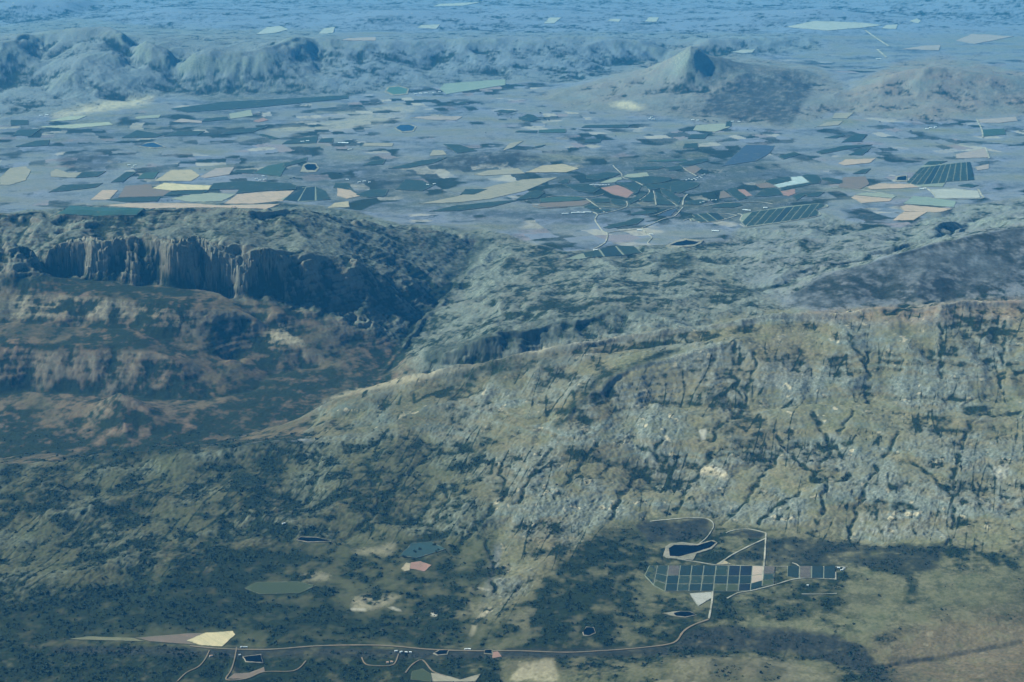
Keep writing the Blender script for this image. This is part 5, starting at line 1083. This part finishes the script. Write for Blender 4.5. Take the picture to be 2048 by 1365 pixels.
KIND = {  # material, object name, category, thickness, group
 'straw': (field_mat('stubble', (0.356, 0.276, 0.170), (0.292, 0.227, 0.143)), 'crop_field', 'field', 1),
 'straw_bright': (field_mat('straw', (0.503, 0.397, 0.227), (0.406, 0.316, 0.179)), 'crop_field', 'field', 1),
 'straw_grey': (field_mat('dry_grass', (0.259, 0.218, 0.154), (0.211, 0.179, 0.126)), 'crop_field', 'field', 1),
 'orange': (field_mat('peach_stubble', (0.389, 0.268, 0.186), (0.308, 0.218, 0.154)), 'crop_field', 'field', 1),
 'pinkish': (field_mat('pink_stubble', (0.292, 0.227, 0.194), (0.244, 0.194, 0.162)), 'crop_field', 'field', 1),
 'pale_field': (field_mat('pale_grass', (0.308, 0.300, 0.211), (0.244, 0.244, 0.170)), 'crop_field', 'field', 1),
 'cream': (field_mat('bare_sand', (0.341, 0.316, 0.268), (0.259, 0.244, 0.211)), 'sand_field', 'field', 1),
 'fallow': (field_mat('fallow_grey', (0.244, 0.244, 0.179), (0.194, 0.194, 0.143)), 'fallow_field', 'field', 1),
 'fallow_warm': (field_mat('fallow_brown', (.160,.112,.082), (.125,.090,.066)), 'fallow_field', 'field', 1),
 'red_field': (field_mat('red_soil', (0.276, 0.143, 0.107), (0.227, 0.126, 0.097)), 'fallow_field', 'field', 1),
 'pasture': (field_mat('grazing', (0.244, 0.203, 0.154), (0.186, 0.170, 0.130), .012), 'pasture', 'field', 1),
 'crop_pale': (field_mat('young_crop', (0.194, 0.227, 0.179), (0.154, 0.186, 0.143)), 'crop_field', 'field', 1),
 'crop_green': (field_mat('lucerne', (0.013, 0.055, 0.050), (0.020, 0.066, 0.055)), 'crop_field', 'field', 2),
 'blue_crop': (field_mat('blue_green_crop', (0.022, 0.039, 0.066), (0.046, 0.073, 0.107)), 'crop_field', 'field', 2),
 'teal_crop': (field_mat('teal_netting', (0.015, 0.040, 0.040), (0.022, 0.048, 0.046)), 'orchard', 'orchard', 4),
 'meadow_dry': (field_mat('dry_meadow', (0.154, 0.138, 0.073), (0.106, 0.101, 0.054)), 'meadow', 'field', 1),
 'crop_olive': (field_mat('olive_meadow', (0.033, 0.046, 0.018), (0.046, 0.055, 0.022)), 'meadow', 'field', 1),
 'burnt': (field_mat('burnt_scrub', (0.020, 0.029, 0.033), (0.044, 0.050, 0.050)), 'burnt_veld', 'field', 1),
 'brown_veld': (field_mat('brown_veld', (0.066, 0.055, 0.050), (0.138, 0.114, 0.089)), 'veld', 'field', 1),
 'orchard': (field_mat('orchard_leaves', (0.009, 0.026, 0.022), (0.020, 0.040, 0.029)), 'orchard', 'orchard', 5),
 'orchard_mid': (field_mat('young_orchard_leaves', (0.022, 0.055, 0.040), (0.035, 0.066, 0.044)), 'orchard', 'orchard', 4),
 'net': (field_mat('white_net', (.30,.34,.33), (.36,.40,.38)), 'netted_orchard', 'orchard', 5),
}
M_DARK = simple('old_orchard_leaves', (.005,.018,.020), (.010,.026,.024))
M_NAVY = simple('nearly_black_orchard', (.003,.010,.018), (.006,.014,.020))
M_GREEN = KIND['orchard_mid'][0]; M_OLIVE = KIND['crop_olive'][0]; M_BROWN = KIND['brown_veld'][0]; M_PALE = simple('bare_plot', (0.351, 0.270, 0.203), (0.284, 0.223, 0.169))
M_TRACK = simple('track_dust', (0.365, 0.331, 0.257), (0.270, 0.250, 0.196), worn=.75)
M_ROAD = simple('brown_gravel', (0.189, 0.135, 0.084), (0.142, 0.105, 0.068), worn=.5)
M_BANK = simple('dam_wall_earth', (.26,.225,.165), (.19,.165,.12), worn=.8)
M_GAP = simple('orchard_floor', (0.176, 0.189, 0.135), (0.135, 0.149, 0.108))
def water(name, c, rough=.12):
    m, nt, b = material(name)
    b.inputs['Base Color'].default_value = (*c, 1); b.inputs['Roughness'].default_value = rough
    b.inputs['Specular IOR Level'].default_value = .02
    bump = N(nt, 'ShaderNodeBump'); bump.inputs['Strength'].default_value = .15
    pos = N(nt, 'ShaderNodeNewGeometry').outputs['Position']
    nt.links.new(noise(nt, .08, 3, pos), bump.inputs['Height']); nt.links.new(bump.outputs[0], b.inputs['Normal'])
    return m
M_WATER = water('dam_water', (.001,.003,.007), .5); M_LAKE = water('lake_water', (.015,.04,.075), .4); M_BASIN = water('green_water', (.06,.11,.08), .4)

def link(o, parent=None):
    COL.objects.link(o)
    if parent is not None: o.parent = parent
    return o
def tag(o, label, cat, group=None, kind=None):
    o['label'] = label
    if cat: o['category'] = cat
    if group: o['group'] = group
    if kind: o['kind'] = kind
    return o
def wander(poly, amount):
    """A field edge is never ruler straight: split long edges and nudge the new points."""
    out = []
    n = len(poly)
    for i in range(n):
        a, b = poly[i], poly[(i + 1) % n]
        out.append(a)
        L = math.hypot(b[0] - a[0], b[1] - a[1])
        k = int(L / 7)
        for j in range(1, k + 1):
            t = j / (k + 1); s = rnd.gauss(0, amount)
            out.append((a[0] + (b[0] - a[0]) * t - (b[1] - a[1]) / L * s, a[1] + (b[1] - a[1]) * t + (b[0] - a[0]) / L * s * .5))
    return out

def sheet(name, poly, lift, mat, parent=None, bumpy=0.0, skirt=14.0, edge=.35, hold=None):
    """Plot of ground cover draped over the land: a top with solid sides."""
    P = wander(poly, edge) if edge else list(poly)
    x, y, z = on_land([p[0] for p in P], [p[1] for p in P])
    ox, oy = float(x.mean()), float(y.mean())
    s = max(18.0, oy * .0022)
    b2 = [Vector((float(a - ox), float(b - oy))) for a, b in zip(x, y)]
    n = len(b2)
    vs = list(b2)
    xs = np.arange(x.min() + s * .5, x.max(), s); ys = np.arange(y.min() + s * .5, y.max(), s)
    if len(xs) and len(ys):
        gxx, gyy = np.meshgrid(xs, ys); gxx = gxx.ravel(); gyy = gyy.ravel()
        ins = inpoly(gxx, gyy, list(zip(x, y)))
        for a, b in zip(gxx[ins], gyy[ins]): vs.append(Vector((a - ox + rnd.uniform(-.2, .2) * s, b - oy + rnd.uniform(-.2, .2) * s)))
    ov, oe, of, *_ = delaunay_2d_cdt(vs, [(i, (i + 1) % n) for i in range(n)], [list(range(n))], 1, 1e-4)
    ov = np.array([(v.x, v.y) for v in ov])
    if not len(of): return None
    zz = land_at(ov[:, 0] + ox, ov[:, 1] + oy) + lift
    if hold is not None: zz = np.full(len(zz), hold)
    if bumpy: zz = zz + np.random.RandomState(int(ox) & 9999).uniform(-bumpy, bumpy, len(zz))
    verts = [(a, b, c) for (a, b), c in zip(ov.tolist(), zz.tolist())]
    faces = [list(f) for f in of]
    cnt = {}
    for f in faces:
        for a, b in zip(f, f[1:] + f[:1]): cnt[(a, b)] = cnt.get((a, b), 0) + 1
    rim = [e for e in cnt if (e[1], e[0]) not in cnt]
    low = {}
    for a, b in rim:
        for v in (a, b):
            if v not in low:
                low[v] = len(verts); verts.append((verts[v][0], verts[v][1], verts[v][2] - skirt))
        faces.append([b, a, low[a], low[b]])
    base = float(zz.mean()) - lift
    me = bpy.data.meshes.new(name); me.from_pydata([(a, b, c - base) for a, b, c in verts], [], faces); me.update()
    me.materials.append(mat)
    mv = np.ones(len(verts), f32); few = len(ov) < 1.6 * len(low)
    for v in low: mv[v] = .55 if few else .22
    me.attributes.new('margin', 'FLOAT', 'POINT').data.foreach_set('value', mv)
    o = bpy.data.objects.new(name, me); link(o, parent)
    o.location = Vector((ox, oy, base)) - (parent.location if parent is not None else Vector((0, 0, 0)))
    return o

def lift_for(px, py):
    x, y, z = on_land([px], [py]); return 2.0 + float(y[0]) * .00016

def strip(name, line, width, mat, label, cat):
    """Track draped over the land, slightly cambered, with soft uneven edges."""
    x, y, z = on_land([p[0] for p in line], [p[1] for p in line])
    pts = [Vector((a, b)) for a, b in zip(x, y)]
    out = []
    for i in range(len(pts) - 1):
        p0 = pts[max(i - 1, 0)]; p1 = pts[i]; p2 = pts[i + 1]; p3 = pts[min(i + 2, len(pts) - 1)]
        n = max(3, int((p2 - p1).length / 35))
        for k in range(n):
            t = k / n
            out.append(.5 * ((2 * p1) + (p2 - p0) * t + (2 * p0 - 5 * p1 + 4 * p2 - p3) * t * t + (3 * p1 - p0 - 3 * p2 + p3) * t ** 3))
    out.append(pts[-1])
    o0 = out[0]; lift = 3.2 + o0.y * .00026
    V = []; Fc = []
    for i, p in enumerate(out):
        d = (out[min(i + 1, len(out) - 1)] - out[max(i - 1, 0)]); d.normalize(); nn = Vector((-d.y, d.x))
        w = width * .5 * rnd.uniform(.8, 1.2)
        for k in (-1, 0, 1):
            q = p + nn * (w * k)
            V.append((q.x, q.y, float(land_at(q.x, q.y)) + lift + (.3 if k == 0 else 0)))
        if i:
            a = 3 * i
            Fc += [(a - 3, a - 2, a + 1, a), (a - 2, a - 1, a + 2, a + 1)]
    base = min(v[2] for v in V)
    m = len(V)
    V = [(a - o0.x, b - o0.y, c - base) for a, b, c in V]
    for i in range(len(out)):
        for k in (0, 2):
            a = V[3 * i + k]; V.append((a[0], a[1], a[2] - 9))
    for i in range(1, len(out)):
        for s_, k in ((0, 0), (1, 2)):
            a, b = 3 * (i - 1) + k, 3 * i + k; c, d_ = m + 2 * (i - 1) + s_, m + 2 * i + s_
            Fc.append((a, b, d_, c) if s_ == 0 else (b, a, c, d_))
    me = bpy.data.meshes.new(name); me.from_pydata(V, [], Fc); me.update(); me.materials.append(mat)
    o = bpy.data.objects.new(name, me); link(o); o.location = (o0.x, o0.y, base)
    tag(o, label, cat, None, 'structure')
    return o

for kind, v, label, q in FIELDS:
    mat, name, cat, thick = KIND[kind]
    P = view(v, q)
    cx_ = sum(p[0] for p in P) / len(P); cy_ = sum(p[1] for p in P) / len(P)
    far = cy_ < 800
    grp = {'orchard': 'orchards', 'crop_field': 'crop fields', 'sand_field': 'pale bare fields', 'fallow_field': 'fallow fields', 'netted_orchard': None}.get(name, name.replace('_', ' ') + ' patches')
    grp = grp and grp + (' of the wide farm plain' if far else ' of the near valley')
    L = lift_for(cx_, cy_) + (thick if far else thick * .8)
    o = sheet(name, P, L, mat, None, .8 if thick >= 4 else 0)
    if o: tag(o, label, cat, grp)

for v, label, q, bk in PONDS:
    B = view(v, bk); W = view(v, q)
    cx_ = sum(p[0] for p in W) / len(W); cy_ = sum(p[1] for p in W) / len(W)
    L = lift_for(cx_, cy_)
    bank = sheet('reservoir', B, L + 2, M_BANK)
    tag(bank, label, 'reservoir', 'ponds and farm dams')
    x, y, z = on_land([p[0] for p in W], [p[1] for p in W])
    lvl = float(np.median(land_at(x, y))) + L + 3.5
    wm = M_LAKE if ('blue' in label and 'navy' not in label) else M_BASIN if 'green' in label else M_WATER
    # water follows the basin floor gently where the ground is not quite level, so it never sinks into the bank
    sheet('water', W, L + 4.0, wm, bank, 0, 3.0)

def lerp(a, b, t): return (a[0] + (b[0] - a[0]) * t, a[1] + (b[1] - a[1]) * t)
def clip_poly(P, Q):
    """Part of polygon P inside the convex quad Q."""
    area = sum(Q[i][0] * Q[(i + 1) % len(Q)][1] - Q[(i + 1) % len(Q)][0] * Q[i][1] for i in range(len(Q)))
    if area < 0: Q = Q[::-1]
    out = list(P)
    for i in range(len(Q)):
        a, b = Q[i], Q[(i + 1) % len(Q)]
        def side(p): return (b[0] - a[0]) * (p[1] - a[1]) - (b[1] - a[1]) * (p[0] - a[0])
        src, out = out, []
        for j in range(len(src)):
            p, r = src[j], src[(j + 1) % len(src)]
            sp, sr = side(p), side(r)
            if sp >= 0: out.append(p)
            if (sp > 0 and sr < 0) or (sp < 0 and sr > 0): out.append(lerp(p, r, sp / (sp - sr)))
        if len(out) < 3: return []
    return out
for v, label, q, fe, ne, n in COMBED:
    P = view(v, q); A_ = view(v, fe); B_ = view(v, ne)
    cx_ = sum(p[0] for p in P) / len(P); cy_ = sum(p[1] for p in P) / len(P)
    L = lift_for(cx_, cy_)
    root = sheet('orchard', P, L + 2, M_GAP)
    tag(root, label, 'orchard', 'orchards of the wide farm plain' if cy_ < 800 else 'orchards of the near valley')
    for k in range(n):
        g = .055
        t0, t1 = (k + g) / n, (k + 1 - g) / n
        quad = [lerp(A_[0], A_[1], t0), lerp(A_[0], A_[1], t1), lerp(B_[0], B_[1], t1), lerp(B_[0], B_[1], t0)]
        c = clip_poly(P, quad)
        if len(c) > 2: sheet('tree_block', c, L + 5.5, rnd.choice([KIND['orchard'][0], KIND['orchard'][0], M_DARK]) if cy_ < 800 else rnd.choice([M_DARK, M_BROWN]), root, .8, 4, .15)
# the chequered orchard
P = view('K', CHECK_FAR + CHECK_NEAR[::-1])
L = lift_for(1440, 1160)
root = sheet('orchard', P, L + 1.5, M_GAP)
tag(root, 'chequered dark green orchard grid below the navy reservoir', 'orchard', 'orchards of the near valley')
FA, NE = view('K', CHECK_FAR), view('K', CHECK_NEAR)
CELL = {'d': M_DARK, 'n': M_NAVY, 'g': KIND['orchard'][0], 'p': M_PALE, 'b': M_BROWN, 'o': M_OLIVE}
for c in range(len(FA) - 1):
    code = CHECK[c]
    full = c in (0,)
    for r in range(3):
        ch = code[r]
        if ch == '.': continue
        ra, rb = CHECK_ROWS[r] + .012, CHECK_ROWS[r + 1] - .012
        if full: ra, rb = .02, .95
        g = .05
        qa_, qb_ = lerp(FA[c], FA[c + 1], g), lerp(FA[c], FA[c + 1], 1 - g)
        na_, nb_ = lerp(NE[c], NE[c + 1], g), lerp(NE[c], NE[c + 1], 1 - g)
        quad = [lerp(qa_, na_, ra), lerp(qb_, nb_, ra), lerp(qb_, nb_, rb), lerp(qa_, na_, rb)]
        o = sheet('bare_plot' if ch == 'p' else 'tree_block', quad, L + (2.6 if ch == 'p' else 5.0), CELL[ch], root, 0 if ch == 'p' else .8, 4, .12)
        if ch == 'p': o['label'] = 'pale bare plot inside the chequered orchard'
        if ch == 'n': o['label'] = 'nearly black block of the chequered orchard'

for name, v, label, q, w in ROADS:
    strip('dirt_road' if name == 'road' else 'farm_track', view(v, q), w, M_ROAD if ('brown' in label or 'valley road' in label and 'tan' in label) else M_TRACK, label, 'road' if name == 'road' else 'track')

# ------------------------------------------------------------------ sheds and houses
M_WALL = simple('whitewash', (.70,.68,.62), (.62,.60,.55), .4)
M_ROOFW = simple('white_sheeting', (.74,.74,.72), (.66,.66,.64), .3, .6)
M_ROOFP = simple('clay_sheeting', (.50,.30,.20), (.42,.25,.17), .3, .8)
M_DOOR = simple('dark_doorway', (.03,.03,.035), (.04,.04,.04), .4)
def box_mesh(name, L, W, h, mat):
    a, b = L / 2, W / 2
    v = [(-a,-b,-6),(a,-b,-6),(a,b,-6),(-a,b,-6),(-a,-b,h),(a,-b,h),(a,b,h),(-a,b,h),(-a,0,h*1.55),(a,0,h*1.55)]
    f = [(0,1,5,4),(2,3,7,6),(1,2,6,9,5),(3,0,4,8,7)]
    me = bpy.data.meshes.new(name); me.from_pydata(v, [], f); me.materials.append(mat); return me
def roof_mesh(name, L, W, h, mat):
    a, b = L / 2 + .8, W / 2 + .8; e = h - .3; t = h * 1.55 + .3
    v = [(-a,-b,e),(a,-b,e),(a,0,t),(-a,0,t),(a,b,e),(-a,b,e),(-a,-b,e-.4),(a,-b,e-.4),(a,b,e-.4),(-a,b,e-.4)]
    f = [(0,1,2,3),(3,2,4,5),(6,7,1,0),(5,4,8,9)]
    me = bpy.data.meshes.new(name); me.from_pydata(v, [], f); me.materials.append(mat); return me
def door_mesh(name, L, W, h, mat):
    w = min(L * .16, 5); b = W / 2 + .06
    v = [(-w/2,-b,0),(w/2,-b,0),(w/2,-b,h*.75),(-w/2,-b,h*.75),(-w/2,-b+.3,0),(w/2,-b+.3,0),(w/2,-b+.3,h*.75),(-w/2,-b+.3,h*.75)]
    f = [(0,1,2,3),(1,5,6,2),(4,0,3,7),(3,2,6,7)]
    me = bpy.data.meshes.new(name); me.from_pydata(v, [], f); me.materials.append(mat); return me
for v, label, grp, spots, Ln, Wd, look in SHEDS:
    h = 5.5 if Wd < 22 else 7.5
    wm, rm, dm = box_mesh('wall', Ln, Wd, h, M_WALL), roof_mesh('roof', Ln, Wd, h, M_ROOFP if look == 'pink' else M_ROOFW), door_mesh('door', Ln, Wd, h, M_DOOR)
    for px, py in view(v, spots):
        x, y, z = on_land([px], [py])
        r = bpy.data.objects.new('farm_shed', None); link(r)
        r.empty_display_size = 10
        r.location = (x[0], y[0], z[0] + lift_for(px, py) + 4); r.rotation_euler = (0, 0, rnd.uniform(-.35, .5))
        s_ = rnd.uniform(.8, 1.15); r.scale = (s_, rnd.uniform(.85, 1.1), 1)
        tag(r, label, 'shed' if 'shed' in label else 'building', grp)
        for me in (wm, rm, dm): link(bpy.data.objects.new(me.name, me), r)

# ------------------------------------------------------------------ trees: short trunk, limbs, crown of many leaf clumps
M_LEAF = simple('gum_leaves', (.006,.018,.014), (.018,.035,.020), .15)
M_TRUNK = simple('bark', (.10,.08,.06), (.07,.055,.04), .5)
def crown_mesh(seed, R):
    r = random.Random(seed); V = []; Fc = []
    lobes = [(r.uniform(-.6, .6) * R, r.uniform(-.5, .5) * R, r.uniform(.35, .75) * R, r.uniform(.3, .5) * R) for _ in range(9)]
    for lx, ly, lz, lr in lobes:
        for _ in range(46):
            d = Vector((r.gauss(0, 1), r.gauss(0, 1), r.gauss(0, .8))); d.normalize(); d *= lr * r.uniform(.55, 1.08)
            c = Vector((lx, ly, lz)) + d
            s = R * r.uniform(.06, .13)
            a = Vector((r.gauss(0, 1), r.gauss(0, 1), r.gauss(0, 1))); a.normalize(); b = a.cross(d).normalized() if a.cross(d).length > 1e-6 else Vector((0, 0, 1))
            n0 = len(V)
            V += [tuple(c + a * s), tuple(c + b * s), tuple(c - a * s), tuple(c - b * s * .8)]
            Fc.append((n0, n0 + 1, n0 + 2, n0 + 3))
    me = bpy.data.meshes.new('crown'); me.from_pydata(V, [], Fc); me.materials.append(M_LEAF); return me
def trunk_mesh(R):
    V = []; Fc = []
    def limb(p, q, r0, r1):
        d = (q - p).normalized(); a = d.orthogonal().normalized(); b = d.cross(a); n0 = len(V)
        for c, rr in ((p, r0), (q, r1)):
            for k in range(6):
                t = k * math.pi / 3; V.append(tuple(c + (a * math.cos(t) + b * math.sin(t)) * rr))
        for k in range(6): Fc.append((n0 + k, n0 + (k + 1) % 6, n0 + 6 + (k + 1) % 6, n0 + 6 + k))
    top = Vector((0, 0, .4 * R)); limb(Vector((0, 0, -.1 * R)), top, .055 * R, .035 * R)
    for k in range(5):
        t = k * 1.26; limb(top - Vector((0, 0, .12 * R)), Vector((math.cos(t) * .4 * R, math.sin(t) * .4 * R, .62 * R)), .025 * R, .008 * R)
    me = bpy.data.meshes.new('trunk'); me.from_pydata(V, [], Fc); me.materials.append(M_TRUNK); return me
CROWNS = [crown_mesh(100 + i, 10.0) for i in range(5)]; TRUNK = trunk_mesh(10.0)
for v, label, grp, spots, size in GROVES:
    for px, py in view(v, spots):
        x, y, z = on_land([px], [py])
        r = bpy.data.objects.new('tree', None); link(r); s_ = size / 20 * rnd.uniform(.8, 1.25)
        r.location = (x[0], y[0], z[0] + lift_for(px, py)); r.rotation_euler = (0, 0, rnd.uniform(0, 6.28)); r.scale = (s_, s_ * rnd.uniform(.7, 1), s_ * .62)
        tag(r, label, 'tree', grp)
        link(bpy.data.objects.new('crown', rnd.choice(CROWNS)), r); link(bpy.data.objects.new('trunk', TRUNK), r)

# ------------------------------------------------------------------ bushes of the near hills: uncountable, one object
def bushes():
    rs = np.random.RandomState(3)
    w = smooth(.35, .9, bush) * (PYV > 860) * (PXV > -150) * (PXV < 2200) * (1 - smooth(.1, .4, FLAT)) * (.25 + .75 * rf(rise=1, dell=.9, scrubland=1, main=.5, plain=0))
    idx = np.nonzero(w.ravel() > .05)[0]
    pr = (w.ravel()[idx] ** 1.5 * (.15 + smooth(-.2, .5, n2 + .5 * n3).ravel()[idx]) * (FOOT.ravel()[idx] ** 2)); pr = pr / pr.sum()
    pick = rs.choice(idx, size=min(42000, len(idx)), replace=False, p=pr)
    bx = X.ravel()[pick] + rs.uniform(-5, 5, len(pick)); by = Y.ravel()[pick] + rs.uniform(-5, 5, len(pick)); bz = Z.ravel()[pick]
    n = len(pick); R = np.minimum(rs.gamma(1.2, 4.0, n) + 2.5, 24)
    k = 7
    c = rs.normal(0, 1, (n, k, 3)); c /= np.linalg.norm(c, axis=2, keepdims=True); c[:, :, 2] = np.abs(c[:, :, 2]) * .8
    C = np.stack([bx, by, bz], 1)[:, None, :] + c * (R[:, None, None] * rs.uniform(.4, 1, (n, k, 1)))
    a = rs.normal(0, 1, (n, k, 3)); a /= np.linalg.norm(a, axis=2, keepdims=True)
    b = np.cross(a, c + 1e-3); b /= np.linalg.norm(b, axis=2, keepdims=True) + 1e-6
    s = (R[:, None, None] * .55)
    V = np.stack([C + a * s, C + b * s, C - a * s, C - b * s], 2).reshape(-1, 3)
    me = bpy.data.meshes.new('scrub')
    me.vertices.add(len(V)); me.vertices.foreach_set('co', V.astype(f32).ravel())
    me.loops.add(len(V)); me.loops.foreach_set('vertex_index', np.arange(len(V), dtype=np.int32))
    me.polygons.add(len(V) // 4); me.polygons.foreach_set('loop_start', np.arange(0, len(V), 4, dtype=np.int32))
    me.update(calc_edges=True); me.materials.append(simple('fynbos_bushes', (.010,.024,.014), (.026,.042,.022), .1))
    o = bpy.data.objects.new('scrub', me); link(o); tag(o, 'dark green bushes scattered over the near slopes', 'bushes', None, 'stuff')
bushes()
# ------------------------------------------------------------------ the far ground sheet, air, light, camera
def far_ground(mat):
    y0 = float(YR[-1]); e = []
    vs = [(-150000, y0 - 2000, -60), (150000, y0 - 2000, -60), (150000, 230000, -60), (-150000, 230000, -60)]
    me = bpy.data.meshes.new('ground'); me.from_pydata(vs, [], [(0, 1, 2, 3)])
    for an in ('cover', 'soil'):
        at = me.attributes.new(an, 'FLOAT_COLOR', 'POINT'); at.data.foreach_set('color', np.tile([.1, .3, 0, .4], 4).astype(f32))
    me.materials.append(mat)
    o = bpy.data.objects.new('ground', me); COL.objects.link(o); o['kind'] = 'structure'
    o['label'] = 'pale plain running on to the horizon'; o['category'] = 'ground'

def haze():
    x, y0, y1, z0, z1 = 155000, -3000, 235000, -900, H + 120
    v = [(-x, y0, z0), (x, y0, z0), (x, y1, z0), (-x, y1, z0), (-x, y0, z1), (x, y0, z1), (x, y1, z1), (-x, y1, z1)]
    me = bpy.data.meshes.new('haze')
    me.from_pydata(v, [], [(3, 2, 1, 0), (4, 5, 6, 7), (0, 1, 5, 4), (1, 2, 6, 5), (2, 3, 7, 6), (3, 0, 4, 7)])
    m = bpy.data.materials.new('haze'); m.use_nodes = True; nt = m.node_tree; nt.nodes.clear()
    out = N(nt, 'ShaderNodeOutputMaterial'); pv = N(nt, 'ShaderNodeVolumePrincipled')
    pv.inputs['Color'].default_value = (*HAZE_COL, 1); pv.inputs['Density'].default_value = HAZE_DENS
    pv.inputs['Absorption Color'].default_value = (*HAZE_ABS, 1)
    pv.inputs['Anisotropy'].default_value = .0
    nt.links.new(pv.outputs[0], out.inputs['Volume'])
    me.materials.append(m)
    o = bpy.data.objects.new('haze', me); COL.objects.link(o); o['kind'] = 'stuff'
    o['label'] = 'thin blue haze filling the valley air'; o['category'] = 'haze'

def lights():
    w = bpy.data.worlds.new('World'); scene.world = w; w.use_nodes = True
    nt = w.node_tree; sky = nt.nodes.new('ShaderNodeTexSky'); sky.sky_type = 'NISHITA'
    sky.sun_disc = False; sky.sun_elevation = math.radians(SUN_EL); sky.sun_rotation = math.radians(SUN_AZ)
    sky.altitude = 1000; sky.dust_density = .6; sky.ozone_density = 3
    bg = nt.nodes['Background']; nt.links.new(sky.outputs[0], bg.inputs[0]); bg.inputs[1].default_value = SKY_STR
    l = bpy.data.lights.new('sun', 'SUN'); l.energy = SUN_STR; l.angle = math.radians(.5); l.color = (1, .96, .90)
    o = bpy.data.objects.new('sun', l); COL.objects.link(o)
    az, el = math.radians(SUN_AZ), math.radians(SUN_EL)
    d = Vector((math.sin(az) * math.cos(el), math.cos(az) * math.cos(el), math.sin(el)))   # towards the sun, azimuth from +Y to +X
    o.rotation_euler = d.to_track_quat('Z', 'Y').to_euler(); o.location = d * 20000 + Vector((0, 20000, 0))
    c = bpy.data.cameras.new('camera'); co = bpy.data.objects.new('camera', c); COL.objects.link(co)
    co.location = (0, 0, H); co.rotation_euler = (math.pi / 2 - PITCH, 0, 0)
    c.sensor_width = 36; c.lens = 36 * F / 2048; c.clip_start = 10; c.clip_end = 300000
    scene.camera = co
    vs = scene.view_settings; vs.view_transform = 'Standard'; vs.look = 'None'; vs.gamma = 1; vs.use_curve_mapping = False
    vs.exposure = EXPOSURE
    scene.cycles.use_denoising = True
    scene.cycles.max_bounces = 4; scene.cycles.volume_bounces = 1; scene.cycles.diffuse_bounces = 2
MAT = build_land()
far_ground(MAT)
haze()
lights()
